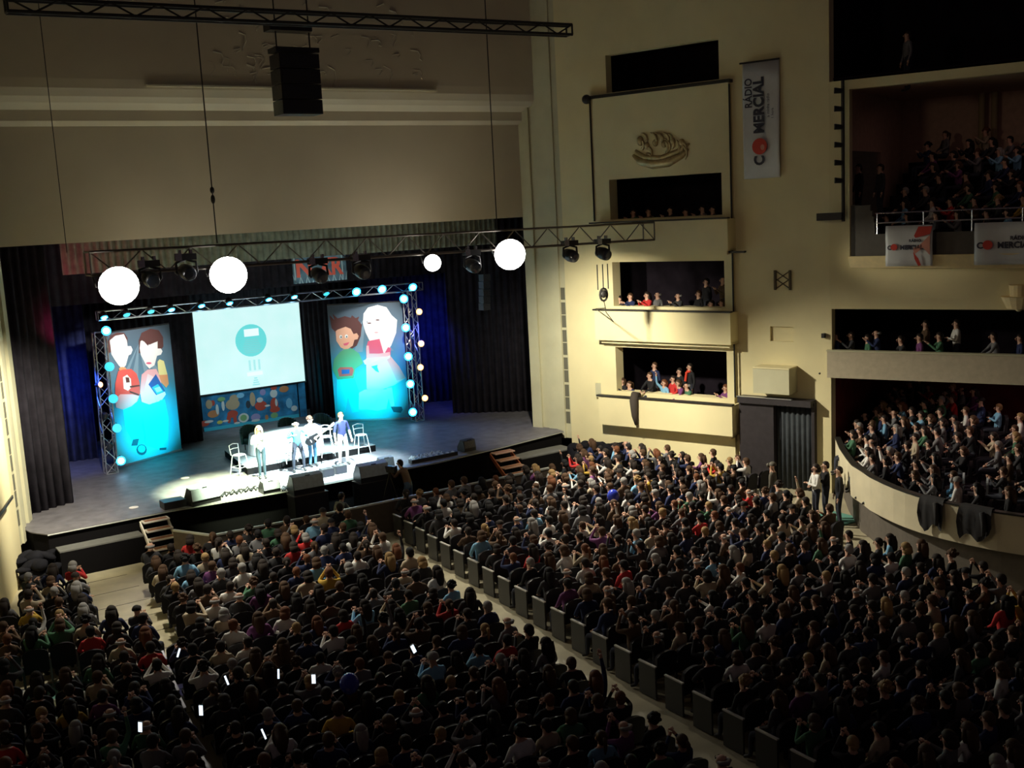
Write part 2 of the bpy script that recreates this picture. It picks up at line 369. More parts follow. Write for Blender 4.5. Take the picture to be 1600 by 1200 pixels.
mb.tube(pts, .02, mat('lip_edge_trim', (.32, .33, .30), .4), 6); mb.build('lip_edge', st)
for flip in (0, 1):
    mb = MB(); x0, x1 = (5.45, 7.72) if not flip else (20.75, 23.0)
    mb.abox(x0, x1, 31.2, 32.0, 0, .74, STAGEFRONT); o = mb.build('side_platform')
    tag(o, 'grey topped black platform left of the stage by the white edged steps' if not flip else 'grey topped black platform right of the stage beside the orange steps', 'platform')
    b = MB(); b.abox(x0, x1, 31.2, 32.0, .74, .78, PLATTOP); b.build('platform_top', o)
# stage house: back wall, side walls (dark)
mb = MB(); mb.abox(1.5, 27, 46.6, 47, 1.2, 14, DARKIN); struct(mb, 'wall_back')
mb = MB(); mb.abox(1.5, 1.7, 34, 46.6, 1.2, 14, DARKIN); struct(mb, 'wall_stage_left')
mb = MB(); mb.abox(26.8, 27, 34, 46.6, 1.2, 14, DARKIN); struct(mb, 'wall_stage_right')
mb = MB(); mb.abox(1.5, 27, 34, 47, 13.8, 14, DARKIN); struct(mb, 'ceiling')

def drape(name, a, b, z0, z1, m, label, amp=.07, wl=.28, group=None, cat='curtain'):
    a = Vector(a); b = Vector(b); L = (b-a).length; d = (b-a)/L; n = Vector((-d.y, d.x, 0)); k = max(8, int(L/wl*6))
    ph = R.uniform(0, 6); vs = []; fs = []
    for j, z in enumerate((z0, (z0+z1)/2, z1)):
        for i in range(k+1):
            t = i/k*L; w = amp*(math.sin(2*math.pi*t/wl+ph)+.35*math.sin(5.1*t+ph)) * (1, .9, .7)[j]
            p = a+d*t+n*w; vs.append((p.x, p.y, z))
    q = k+1
    for j in range(2):
        for i in range(k): fs.append((j*q+i, j*q+i+1, (j+1)*q+i+1, (j+1)*q+i))
    mb = MB(); mb.add(vs, fs, m); o = mb.build(name, None, True)
    so = o.modifiers.new('s', 'SOLIDIFY'); so.thickness = .012
    return tag(o, label, cat, group)
drape('stage_curtain', (4.9, 34.2, 0), (6.7, 35.0, 0), 1.2, 10.5, DRAPE, 'dark leg curtain just inside the left side of the proscenium')
drape('stage_curtain', (5.6, 41.8, 0), (8.9, 41.2, 0), 1.2, 9.0, BLUEDRAPE, 'blue lit drape behind the left lighting tower')
drape('stage_curtain', (11.35, 41.1, 0), (12.85, 41.4, 0), 1.2, 7.6, DRAPE, 'narrow black drape between left cartoon banner and screen')
drape('stage_curtain', (17.9, 42.9, 0), (18.5, 41.6, 0), 1.2, 7.6, DRAPE, 'narrow black drape between screen and right cartoon banner')
drape('stage_curtain', (20.4, 42.6, 0), (24.6, 41.2, 0), 1.2, 10, BLUEDRAPE, 'blue lit drape behind the right lighting tower')
drape('stage_curtain', (22.4, 38.6, 0), (25.0, 36.4, 0), 1.2, 10.5, DRAPE, 'dark leg curtain inside the right side of the proscenium')
drape('stage_curtain', (8.9, 44.6, 0), (20.6, 44.6, 0), 1.2, 10.5, DRAPE, 'wide black backcloth behind the projection screen')
drape('border_curtain', (7.2, 35.4, 0), (22.9, 35.4, 0), 8.1, 13.8, BORDER, 'grey pleated border curtain hanging under the proscenium header', .05, .22)
drape('border_curtain', (5.4, 38.95, 0), (23.5, 38.95, 0), 6.95, 13.8, DRAPE, 'black border curtain behind the lighting arch', .05, .3)

# ------------------------------------------------------------------ lower balcony, mid gallery, upper gallery
CUR = [(26.45, 22.3), (25.4, 21.25), (24.53, 20.28), (24.02, 19.68), (23.67, 19.08), (23.30, 18.5), (23.03, 17.92), (22.82, 17.4), (22.68, 16.95), (22.56, 16.4), (22.52, 15.8), (22.54, 15.1), (22.62, 14.4), (22.8, 13.7), (23.1, 12.9), (23.5, 12.0), (24.2, 10.8)]
def offc(pts, d):
    out = []
    for i, p in enumerate(pts):
        a = Vector((*pts[max(i-1, 0)], 0)); b = Vector((*pts[min(i+1, len(pts)-1)], 0)); t = (b-a).normalized(); n = Vector((-t.y, t.x, 0))
        n = n if n.x > 0 else -n
        out.append((p[0]+n.x*d, p[1]+n.y*d))
    return out
def ribbon(mb, c0, c1, z0, z1, m):
    n = len(c0); vs = [(*p, z0) for p in c0]+[(*p, z1) for p in c0]+[(*p, z1) for p in c1]+[(*p, z0) for p in c1]; fs = []
    for i in range(n-1):
        for k in range(4): a = k*n+i; b = ((k+1) % 4)*n+i; fs.append((a, a+1, b+1, b))
    fs += [(0, n, 2*n, 3*n), (n-1, 2*n-1, 3*n-1, 4*n-1)]
    mb.add(vs, fs, m)
mb = MB(); ribbon(mb, CUR, offc(CUR, .12), 1.0, 1.9, mat('balcony_plaster', (.66, .58, .40), .8, noise=.08, nscale=1.5)); bal = mb.build('balcony_parapet')
tag(bal, 'long curved cream parapet of the lower balcony at the right', 'balcony')
mb = MB(); ribbon(mb, offc(CUR, -.02), offc(CUR, .15), 1.9, 1.94, BLACKCAP); mb.build('parapet_capping', bal)
mb = MB(); ribbon(mb, offc(CUR, .25), offc(CUR, .4), 0, 1.0, mat('grey_brown_base', (.13, .11, .09), .8, noise=.1)); mb.build('balcony_base', bal)
def steps_floor(curve, d0, d1, z0, rise, step, m):
    mb = MB(); d = d0; z = z0
    while d < d1:
        ribbon(mb, offc(curve, d), offc(curve, d+step), z-.03, z, m); d += step; z += rise
    return mb
mb = steps_floor(CUR, .12, .95, 1.0, .0, .85, DARKIN)
BALN = Vector((.94, .34, 0))
def balfloor(x, y):
    # distance behind the front curve
    dmin = min(math.hypot(x-a, y-b) for a, b in CUR); return 1.0+.13*max(0, dmin-.9)
# raked deck as straight terraces parallel to the gallery wall
k = 0
for k in range(11):
    u = .95+.85*k
    c0 = [(p[0]+BALN.x*u, p[1]+BALN.y*u) for p in CUR]; c1 = [(p[0]+BALN.x*(u+.85), p[1]+BALN.y*(u+.85)) for p in CUR]
    ribbon(mb, c0, c1, .97, 1.0+.09*k+.001, DARKIN)
struct(mb, 'balcony_deck', bal)
mb = MB(); o = GW(-3, 0, -7.2); mb.box(o, D2*22, N2*.2, (0, 0, 3.9), REDWALL); mb.box(GW(-.02, 0, -7.2), N2*-6.9, D2*-.15, (0, 0, 3.75), REDWALL)
struct(mb, 'wall_balcony_back')
mb = MB(); mb.box(GW(-.3, 3.72, -7.2), D2*18, -N2*6.95, (0, 0, .05), DARKIN); struct(mb, 'ceiling_balcony', wall_gallery)
# mid gallery
mb = MB(); mb.box(GW(-.05, 3.72, 0), D2*17, -N2*.14, (0, 0, .82), mat('gallery_plaster', (.50, .43, .31), .85, noise=.08)); mg = mb.build('gallery_parapet', wall_gallery)
mb = MB(); mb.box(GW(-.07, 4.54, .16), D2*17.1, N2*.24, (0, 0, .04), JAMB); mb.build('parapet_capping', mg)
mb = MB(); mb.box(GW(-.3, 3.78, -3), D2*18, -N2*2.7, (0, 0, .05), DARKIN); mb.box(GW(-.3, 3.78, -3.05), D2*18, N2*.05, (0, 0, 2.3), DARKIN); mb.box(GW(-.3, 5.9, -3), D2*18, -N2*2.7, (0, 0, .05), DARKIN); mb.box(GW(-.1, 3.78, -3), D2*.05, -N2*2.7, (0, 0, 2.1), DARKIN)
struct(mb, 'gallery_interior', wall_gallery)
# upper gallery
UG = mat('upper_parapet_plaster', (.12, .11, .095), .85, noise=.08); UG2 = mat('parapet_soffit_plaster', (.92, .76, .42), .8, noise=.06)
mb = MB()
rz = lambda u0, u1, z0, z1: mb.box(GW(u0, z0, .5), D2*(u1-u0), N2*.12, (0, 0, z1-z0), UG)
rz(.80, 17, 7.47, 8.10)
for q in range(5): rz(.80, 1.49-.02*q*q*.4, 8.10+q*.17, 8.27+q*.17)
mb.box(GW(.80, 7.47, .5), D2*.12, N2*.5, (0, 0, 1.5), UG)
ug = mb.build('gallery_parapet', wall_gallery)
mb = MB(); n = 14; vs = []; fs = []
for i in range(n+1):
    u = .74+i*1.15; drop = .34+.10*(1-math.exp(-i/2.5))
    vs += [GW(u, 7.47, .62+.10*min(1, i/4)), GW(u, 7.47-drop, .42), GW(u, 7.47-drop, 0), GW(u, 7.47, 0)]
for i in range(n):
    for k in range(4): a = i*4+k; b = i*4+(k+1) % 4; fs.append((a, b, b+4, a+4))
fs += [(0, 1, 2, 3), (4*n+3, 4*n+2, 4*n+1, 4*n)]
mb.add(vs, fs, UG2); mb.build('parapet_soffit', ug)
mb = MB()
for z, u0, u1 in ((8.70, 1.5, 17), (8.42, 1.5, 17)): mb.tube([GW(u0, z, .46), GW(u1, z, .46)], .022, CHROME if z > 8.5 else ALU, 6)
for k in range(12): mb.tube([GW(1.55+k*1.3, 8.05, .46), GW(1.55+k*1.3, 8.70, .46)], .018, ALU, 6)
rail = mb.build('safety_rail'); tag(rail, 'thin metal safety rail along the upper gallery front', 'rail')
mb = MB()
for k in range(9):
    mb.box(GW(.85, 7.3+.36*k, -.85*k+.4), D2*16, N2*.85, (0, 0, .06), DARKIN)
    if k: mb.box(GW(.85, 7.3+.36*k-.36, -.85*k+.4), D2*16, N2*.05, (0, 0, .36), DARKIN)
struct(mb, 'upper_gallery_steps', wall_gallery)
UGB = mat('upper_gallery_wall', (.55, .38, .28), .9, noise=.1)
mb = MB(); mb.box(GW(-3, 7.3, -7.3), D2*21, N2*.2, (0, 0, 5.6), UGB)
holed(mb, lambda s, z, off: P2+D2*.3+N2*s+D2*(-off)+Vector((0, 0, z)), .1, 7.3, 7.3, 12.5, [(.9, 4.4, 7.4, 10.6)], 0, -.12, UGB)
mb.box(GW(0, 12.4, -7.3), D2*17, -N2*7.2, (0, 0, .06), UGB); struct(mb, 'wall_upper_gallery')
mb = MB()
for u in (3.1, 3.5): mb.tube([GW(u, 9.4, -6.9), GW(u, 12.4, -6.9)], .10, mat('pilaster_ochre', (.36, .29, .15), .7), 10)
struct(mb, 'trim_pilasters', wall_gallery)
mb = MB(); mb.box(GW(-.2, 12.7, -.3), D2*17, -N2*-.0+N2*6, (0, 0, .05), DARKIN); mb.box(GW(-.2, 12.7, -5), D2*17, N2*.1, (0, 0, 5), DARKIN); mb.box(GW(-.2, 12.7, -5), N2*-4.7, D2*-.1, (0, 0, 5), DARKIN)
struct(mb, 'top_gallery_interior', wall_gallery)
# lamp bar down the corner of the upper gallery
bar = empty('lamp_bar', GW(.5, 7.6, .25), 0, 'vertical black pipe carrying small side lamps at the gallery corner', 'lamp bar')
mb = MB(); mb.tube([(0, 0, .9), (0, 0, 5.0)], .05, BLKTUBE, 8); mb.build('pipe', bar)
for k in range(6):
    mb = MB(); z = 4.7-k*.52; mb.tube([(-.05, -.0, z), (-.22, .12, z+.02)], [.07, .09], BLKPLASTIC, 10); mb.tube([(-.22, .12, z+.02), (-.23, .13, z+.02)], [.085, .085], GLASS, 10); mb.build('side_lamp', bar)
mb = MB(); mb.box((0, 0, .95), -D2*.75, -N2*.2, (0, 0, .22), BLKPLASTIC); mb.build('bracket_box', bar)
# ledge lamp at far right
led = empty('wall_urn', GW(5.35, 5.9, .1), 0, 'pale stepped urn shaped uplighter on wall under upper gallery', 'wall light')
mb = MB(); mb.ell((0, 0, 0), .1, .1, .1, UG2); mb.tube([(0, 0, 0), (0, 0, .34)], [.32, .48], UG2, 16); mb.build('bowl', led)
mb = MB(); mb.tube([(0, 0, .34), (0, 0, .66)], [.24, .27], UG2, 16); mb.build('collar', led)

# side wall fittings
o = empty('wall_speaker_cabinet', SW(7.62, 3.18, 0), 0, 'large cream box cabinet on the right wall above the dark doorway', 'cabinet')
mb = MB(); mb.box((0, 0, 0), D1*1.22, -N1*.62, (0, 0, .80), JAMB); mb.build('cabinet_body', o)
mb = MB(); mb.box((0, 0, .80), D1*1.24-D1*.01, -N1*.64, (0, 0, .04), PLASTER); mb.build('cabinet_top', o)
o = empty('wall_grille', SW(8.12, 6.42, .02), 0, 'small dark square grille with crossed bars on right wall', 'grille')
gm = mat('grille_brown', (.10, .075, .04), .7)
for s in (0, .50):
    mb = MB(); mb.box(D1*s, D1*.07, -N1*.05, (0, 0, .62), gm); mb.build('grille_upright', o)
for a, b in (((.07, .05), (.5, .33)), ((.5, .05), (.07, .33)), ((.07, .30), (.5, .58)), ((.5, .30), (.07, .58))):
    mb = MB(); mb.tube([D1*a[0]+Vector((0, 0, a[1])), D1*b[0]+Vector((0, 0, b[1]))], .018, gm, 5); mb.build('grille_bar', o)
for s, z0, z1, nm in ((1.50, 8.8, 12.9, 'dark vertical pipe down left edge of the box tower'), (6.76, 2.9, 12.9, 'dark vertical pipe down right edge of the box tower')):
    mb = MB(); mb.tube([SW(s, z0, .18), SW(s, z1, .18)], .028, BLKTUBE, 6); o = tag(mb.build('wall_pipe'), nm, 'pipe')
mb = MB(); mb.box(SW(6.62, 7.62, .3), D1*.62, N1*.08, (0, 0, .06), BLKTUBE); mb.tube([SW(6.7, 7.65, .3), SW(7.2, 7.65, .08)], .03, BLKTUBE, 6); tag(mb.build('pipe_clamp'), 'dark clamp on the pipe at right of the box tower', 'clamp')
mb = MB(); mb.box(SW(1.22, 2.55, .02), D1*.26, -N1*.1, (0, 0, .5), JAMB); tag(mb.build('junction_box'), 'small grey box on wall left of the lowest box parapet', 'junction box')
mb = MB(); mb.box(SW(9.7, 4.95, .02), D1*.1, -N1*.12, (0, 0, .14), BLKPLASTIC); tag(mb.build('wall_bracket'), 'tiny dark bracket on the wall corner beside mid gallery', 'bracket')
# gilt relief
mb = MB(); c0 = SW(4.2, 11.05, .16)
def rp(s, z, o=0): return c0+D1*s-N1*o+Vector((0, 0, z))
mb.tube([rp(-1.05, -.1), rp(-.8, -.32), rp(-.3, -.45), rp(.3, -.42), rp(.8, -.25), rp(1.05, -.05)], [.05, .12, .16, .16, .10, .04], GOLD, 8)
mb.tube([rp(-.95, .05), rp(-.6, -.2), rp(0, -.28), rp(.6, -.12), rp(1.1, .12)], [.04, .09, .10, .09, .03], GOLD, 8)
RR = random.Random(3)
for k in range(16):
    a = RR.uniform(-.9, .8); z = RR.uniform(-.15, .3); L = RR.uniform(.25, .5); b = RR.uniform(-.2, .9); c = RR.choice((-1, 1))
    mb.tube([rp(a+L*t*math.cos(b+c*1.6*t), z+L*t*math.sin(b+c*1.6*t), .03*math.sin(3*t)) for t in (0, .3, .6, .85, 1)], [.05, .055, .045, .035, .015], GOLD, 6)
mb.ell(rp(-.75, .35), .12, .12, .17, GOLD, 10, 8)
for k in range(5): mb.ell(rp(-.5+.33*k, .18+.06*(k % 2)), .10, .10, .12, GOLD, 8, 6)
tag(mb.build('wall_relief', None, True), 'carved gilt relief of a boat shaped group on top of the box tower', 'relief')
# right doorway: dark timber frame and curtain
mb = MB(); TW = mat('dark_timber', (.028, .022, .026), .6, noise=.2)
mb.box(SW(6.95, 0, .30), D1*1.2, N1*.30, (0, 0, 2.92), TW); mb.box(SW(6.95, 2.78, .42), D1*2.5, N1*.5, (0, 0, .2), TW); mb.box(SW(9.38, 0, .2), D1*.1, N1*.6, (0, 0, 2.9), TW)
mb.box(SW(8.1, 0, -.9), D1*1.3, N1*.05, (0, 0, 2.9), DARKIN)
door = struct(mb, 'door_1', wall_right); mb = MB(); mb.box(SW(6.93, 2.98, .45), D1*1.9, N1*.1, (0, 0, .03), ALU); mb.build('top_edge', door)
drape('door_curtain', SW(8.15, 0, .05), SW(9.36, 0, .05), .02, 2.7, mat('slate_curtain', (.035, .042, .05), .8, noise=.2, nscale=5), 'dark pleated curtain hanging in the doorway of the right wall', .05, .17)
mb = MB(); mb.abox(24.0, 25.2, 20.2, 21.4, 0, .03, mat('teal_mat', (.13, .34, .28), .8)); tag(mb.build('floor_mat'), 'teal green floor mat where three people stand at right', 'mat')
mb = MB(); mb.abox(2.7, 4.3, 21.5, 23.9, 0, .02, mat('teal_mat', (.13, .34, .28), .8)); tag(mb.build('floor_mat'), 'dim teal floor patch between seats at the lower left', 'mat')

# ------------------------------------------------------------------ trusses
def truss(name, a, b, w, label, m, r=.028, bay=.55, tri=False, group=None, up=(0, 0, 1)):
    a = Vector(a); b = Vector(b); d = (b-a).normalized(); u = Vector(up); s = d.cross(u).normalized(); u = s.cross(d).normalized()
    root = empty(name, a, 0, label, 'truss', group); L = (b-a).length
    off = [(-w/2, -w/2), (w/2, -w/2), (w/2, w/2), (-w/2, w/2)] if not tri else [(-w/2, -w/2), (w/2, -w/2), (0, w/2)]
    off = [s*x+u*y for x, y in off]
    for o in off:
        mb = MB(); mb.tube([o, o+d*L], r, m, 6); mb.build('chord', root)
    n = max(2, int(L/bay)); bl = L/n; cache = {}
    for f in range(len(off)):
        p, q = off[f], off[(f+1) % len(off)]
        if len(off) == 4 and f == 3 and n > 24: continue
        for k in range(n):
            c = k % 2
            if (f, c) not in cache:
                mb = MB(); mb.tube([(p if c else q), (q if c else p)+d*bl], r*.55, m, 5, False); cache[(f, c)] = mb.mesh('brace')
            o = bpy.data.objects.new('brace', cache[(f, c)]); COL.objects.link(o); o.parent = root; o.location = d*(bl*k)
    for t in (0, L):
        mb = MB()
        for f in range(len(off)): mb.tube([off[f]+d*t, off[(f+1) % len(off)]+d*t], r*.7, m, 5)
        mb.build('end_frame', root)
    return root
truss('lighting_truss', (6.3, 28.0, 8.60), (24.1, 28.0, 8.42), .56, 'long dark box truss in front of the stage carrying bright lamps', mat('dull_truss', (.16, .14, .12), .4, metal=.6), .032, .6)
truss('lighting_truss', (4.6, 25.0, 14.0), (18.9, 25.0, 14.12), .26, 'dark lighting bar high above, near the top of the photo', BLKTUBE, .04, .5)
AY = 38.4
truss('arch_truss', (8.75, AY, 6.55), (21.15, AY, 6.55), .30, 'horizontal silver truss over the screen set with blue lamps', ALU, .022, .42, group=None)
truss('arch_truss', (8.62, AY-.1, 1.2), (8.75, AY, 6.0), .38, 'upright silver truss tower at left of the left cartoon banner', ALU, .024, .42, up=(0, 1, 0))
truss('arch_truss', (20.62, AY, 1.2), (20.62, AY, 6.4), .38, 'upright silver truss tower at right of the right cartoon banner', ALU, .024, .42, up=(0, 1, 0))
for k, (x, y, z0, z1, nm) in enumerate(((327, 250, 8.9, 15.6, 'thin dark cable with shackles hanging left of the speaker cluster'), (771, 250, 8.7, 15.6, 'thin dark cable hanging before the right part of the header'), (88, 250, 8.9, 15.6, 'thin dark cable at the far left of the header'))):
    p = Py(x, y, 28.0); mb = MB(); mb.tube([(p.x, 28, z0), (p.x, 28, z1)], .016 if k < 2 else .01, BLKTUBE, 6); o = tag(mb.build('hanging_cable'), nm, 'cable')
    if k == 0:
        mb = MB(); mb.ell((p.x, 28, 10.25), .06, .06, .09, BLKTUBE, 8, 6); mb.ell((p.x, 28, 10.02), .06, .06, .12, BLKTUBE, 8, 6); mb.build('shackle', o)
# speaker cluster
c = Py(467, 181, 30.0); o = empty('speaker_cluster', (c.x, 30.0, c.z), 0, 'black hanging loudspeaker cluster in front of the header', 'loudspeaker')
for k in range(4):
    mb = MB(); mb.abox(-.60, .60, -.35, .35, .02+k*.42, .41+k*.42, BLKPLASTIC); b = mb.build('cabinet', o)
    mb = MB(); mb.abox(-.55, .55, -.37, -.35, .05+k*.42, .38+k*.42, mat('black_grille', (.012, .012, .02), .7)); mb.build('grille', b)
mb = MB(); mb.abox(-.65, .65, -.3, .3, 1.72, 1.85, BLKPLASTIC); mb.tube([(-.5, 0, 1.8), (-.5, 0, 4.5)], .02, BLKTUBE, 6); mb.tube([(.5, 0, 1.8), (.5, 0, 4.5)], .02, BLKTUBE, 6)
mb.abox(-.75, .5, -.25, .25, 2.3, 2.5, BLKPLASTIC); mb.build('flying_frame', o)
# side array inside proscenium at right
c = Py(757, 440, 36.0); o = empty('line_array', (c.x, 36.0, c.z-1.1), 0, 'slim grey line array speaker hanging before the right dark curtain', 'loudspeaker')
for k in range(5):
    mb = MB(); mb.abox(-.16, .16, -.2+.03*(4-k), .15+.03*(4-k), k*.28, k*.28+.26, GRILLE); mb.build('cabinet', o)
mb = MB(); mb.tube([(0, 0, 1.4), (0, 0, 6.6)], .015, BLKTUBE, 6); mb.build('cable', o)

# moving head lamps on the front truss
def mover(x, y, lit, label, tilt=0, face=(0, -1, -.25), sc=1.0):
    p = Py(x, y, 27.72); g = None
    root = empty('moving_head_lamp', (p.x, 27.72, p.z), 0, label, 'stage lamp', 'moving head lamps on the front truss')
    mb = MB(); h = 8.28-p.z
    mb.abox(-.24, .24, -.13, .15, .30, .46, BLKPLASTIC); mb.build('base', root)
    mb = MB(); mb.abox(-.30, -.14, -.16, -.1, .30, .48, CHROME); mb.build('control_panel', root)
    for sx in (-.14, .14):
        mb = MB(); mb.abox(sx-.03, sx+.03, -.05, .05, .46, max(.56, h+.02), CHROME); mb.build('clamp', root)
    mb = MB()
    for sx in (-1, 1): mb.tube([(sx*.02, 0, .30), (sx*.25, 0, .24), (sx*.27, 0, 0), (sx*.22, 0, -.05)], [.03, .035, .035, .03], BLKPLASTIC, 8)
    mb.build('yoke', root, True)
    f = Vector(face).normalized(); mb = MB()
    mb.tube([-f*.26, -f*.2, f*.0, f*.16, f*.24], [.10, .17, .20, .19, .17], BLKPLASTIC, 16); hd = mb.build('head', root, True)
    mb = MB(); mb.tube([f*.235, f*.255, f*.265], [.165, .15, .08], GLASS if not lit else LENSW, 16); mb.build('lens', hd)
    return root
def blinder(x, y, rx, label):
    p = Py(x, y, 27.5); root = empty('blinder_lamp', (p.x, 27.5, p.z), 0, label, 'stage lamp', 'bright open lamps on the front truss')
    to = (CAM-p).normalized()
    f = Vector((to.x*.8, to.y, -.12)).normalized()
    mb = MB(); mb.tube([-f*.36, -f*.3, -f*.02], [rx*.55, rx*.8, rx*1.04], BLKPLASTIC, 24); mb.build('housing', root, True)
    mb = MB(); mb.tube([-f*.02, f*.03, f*.06], [rx, rx*.93, rx*.6], LENSW, 24); mb.build('lens', root, True)  # lens oversized so its glowing disc takes in the lamp's bloom
    mb = MB()
    for s in (-1, 1): mb.tube([(s*rx*1.1, .1, 0), (s*rx*1.1, .3, 8.3-p.z)], .02, BLKTUBE, 6)
    mb.tube([(-rx*1.1, .3, 8.3-p.z), (rx*1.1, .3, 8.3-p.z)], .025, BLKTUBE, 6); mb.build('yoke', root)
    return root
blinder(186, 447, .47, 'blinding white round lamp, leftmost on the front truss')
blinder(357, 430, .47, 'blinding white round lamp, second from left on the front truss')
blinder(676, 411, .24, 'small blinding white lamp left of the largest right one')
blinder(797, 398, .46, 'blinding white round lamp, rightmost lit one on the front truss')
for x, y, lb in ((235, 436, 'unlit moving head just right of the leftmost blinding lamp'), (292, 425, 'unlit moving head left of the second blinding lamp'), (498, 430, 'black moving head hanging before the lettered sign'), (565, 424, 'black moving head just right of the lettered sign'), (738, 415, 'unlit dark moving head left of the largest right lamp'), (891, 399, 'black moving head before the right wall, second from truss end'), (942, 396, 'black moving head nearest the right end of the truss')):
    mover(x, y, False, lb)
# hoist chain under the last moving head
p = Py(942, 430, 27.72); mb = MB()
for dx in (-.22, .0, .20): mb.tube([(p.x+dx, 27.72, p.z+.35), (p.x+dx, 27.72, p.z-.45)], .018, BLKTUBE, 6)
mb.tube([(p.x+.15*math.cos(a*math.pi/6), 27.72, p.z-.62+.2*math.sin(a*math.pi/6)) for a in range(13)], .035, BLKTUBE, 6, False)
mb.ell((p.x, 27.72, p.z-.6), .12, .08, .13, BLKTUBE, 10, 8)
q = SW(2.0, 5.80, .5); mb.tube([(p.x, 27.72, p.z-.8), (p.x+.1, 27.75, p.z-1.2), (p.x+.5, 27.9, p.z-1.55), q+Vector((-.4, 0, .02)), q], .014, BLKTUBE, 6)
tag(mb.build('hoist_chain'), 'looped rope and pulley hanging from the truss by the boxes', 'pulley')

# par lamps on the arch
def par(p, face, outer, core, label, group, r=.13):
    root = empty('par_lamp', p, 0, label, 'stage lamp', group); f = Vector(face).normalized()
    mb = MB(); mb.tube([-f*.22, -f*.16, f*.0], [r*.5, r*.85, r], BLKPLASTIC, 14); mb.build('housing', root, True)
    mb = MB(); mb.tube([f*.0, f*.02], [r*.98, r*.9], outer, 14); mb.build('lens', root)
    mb = MB(); mb.tube([f*.02, f*.03], [r*.66, r*.55], core, 14); mb.build('lamp_core', root)
    mb = MB(); mb.tube([-f*.1+Vector((-r*1.1, 0, 0)), -f*.1+Vector((0, .05, r*1.15)), -f*.1+Vector((r*1.1, 0, 0))], .012, BLKTUBE, 5); mb.build('bracket', root)
    return root
TOP = [(163, 496, 1), (198, 492, 0), (236, 487, 0), (268, 484, 1), (315, 478, 1), (359, 474, 1), (420, 468, 1), (460, 464, 1), (510, 459, 0), (557, 456, 2), (597, 452, 2), (645, 449, 2)]
ordw = ['first', 'second', 'third', 'fourth', 'fifth', 'sixth', 'seventh', 'eighth', 'ninth', 'tenth', 'eleventh', 'twelfth']
for i, (x, y, s) in enumerate(TOP):
    p = Py(x, y, AY-.22); face = (-.2, -1, -.35) if s == 2 else (.1, -1, -1.5)
    par(p, face, LENSB if s == 2 else (LENSC if s == 0 else LENSB), LENSBC if s else LENSC, ('large bright blue lamp' if s == 2 else 'small blue lamp')+', %s from the left along the horizontal truss' % ordw[i], 'blue lamps along the horizontal truss', .17 if s == 2 else .12)
for i, (x, y) in enumerate(((631, 467), (634, 512), (638, 557), (641, 600), (645, 644))):
    par(Py(x, y, AY-.25), (-.3, -1, .05), LENSB, LENSBC, 'bright blue lamp, %s from top on the right truss tower' % ordw[i], 'blue lamps on the right truss tower', .17)
for i, (x, y) in enumerate(((655, 487), (658, 537), (657, 574), (664, 622))):
    par(Py(x, y, AY-.25), (-.3, -1, .05), LENSA, LENSAC, 'warm amber lamp, %s from top at right of the right tower' % ordw[i], 'amber lamps beside the right truss tower', .13)
for i, (x, y) in enumerate(((166, 517), (171, 573), (177, 623), (183, 669), (189, 720))):
    s = i in (0, 4); par(Py(x, y, AY-.3), (-.1, -1, .1), LENSC if not s else LENSB, LENSC if not s else LENSBC, ('pale bright' if s else 'cyan')+' lamp, %s from top on the left truss tower' % ordw[i], 'cyan lamps on the left truss tower', .16)
for i, (x, y) in enumerate(((157, 601), (160, 651), (167, 698))):
    par(Py(x, y, AY-.25), (.6, -1, .1) if i == 0 else (-1, -.6, 0), LENSA if i == 0 else GLASS, LENSAC if i == 0 else GLASS, ('small amber lit' if i == 0 else 'unlit dark')+' lamp, %s at the outer side of the left tower' % ordw[i], 'dark lamps on the left tower', .10 if i == 0 else .14)

# ------------------------------------------------------------------ screen, backdrop, sign, banners
def scrmat():
    m = bpy.data.materials.new('projected_image'); m.use_nodes = True; nt = m.node_tree; b = nt.nodes['Principled BSDF']
    tc = nt.nodes.new('ShaderNodeTexCoord'); gr = nt.nodes.new('ShaderNodeTexNoise'); gr.inputs['Scale'].default_value = 1.2
    nt.links.new(tc.outputs['Object'], gr.inputs[0]); cr = nt.nodes.new('ShaderNodeValToRGB')
    cr.color_ramp.elements[0].color = (.58, .93, .90, 1); cr.color_ramp.elements[1].color = (.68, .97, .97, 1); cr.color_ramp.elements[0].position = .2; cr.color_ramp.elements[1].position = .8
    nt.links.new(gr.outputs['Fac'], cr.inputs[0]); nt.links.new(cr.outputs[0], b.inputs['Emission Color']); b.inputs['Emission Strength'].default_value = 1.0
    b.inputs['Base Color'].default_value = (.1, .1, .1, 1); return m
def em(name, c, s=1): return mat(name, (.05, .05, .05), .6, emis=c, es=s)
sc = empty('projection_screen', (15.63, 43.0, 2.70), 0, 'large rectangular projection screen glowing pale cyan behind the performers', 'screen')
mb = MB(); mb.abox(-2.24, 2.24, -.01, .01, 0, 3.33, scrmat()); mb.build('screen_surface', sc)
mb = MB()
for a in ((-2.30, -2.24, 0, 3.33), (2.24, 2.30, 0, 3.33)): mb.abox(a[0], a[1], -.03, .03, a[2], a[3], BLKPLASTIC)
mb.abox(-2.3, 2.3, -.04, .04, 3.33, 3.42, BLKPLASTIC); mb.abox(-2.3, 2.3, -.03, .03, -.06, 0, BLKPLASTIC); mb.build('screen_border', sc)
def disc(mb, cx, cz, rx, rz, y, m, n=28): mb.prism([(cx+rx*math.cos(2*math.pi*i/n), y, cz+rz*math.sin(2*math.pi*i/n)) for i in range(n)], (0, .002, 0), m)
mb = MB(); disc(mb, .05, 1.95, .66, .66, -.016, em('slide_cyan', (.14, .72, .72))); mb.build('slide_globe', sc)
mb = MB(); mb.abox(-.22, .40, -.022, -.020, 2.12, 2.42, em('slide_white', (.80, .95, 1.0), 1.05)); mb.build('slide_white_label', sc)
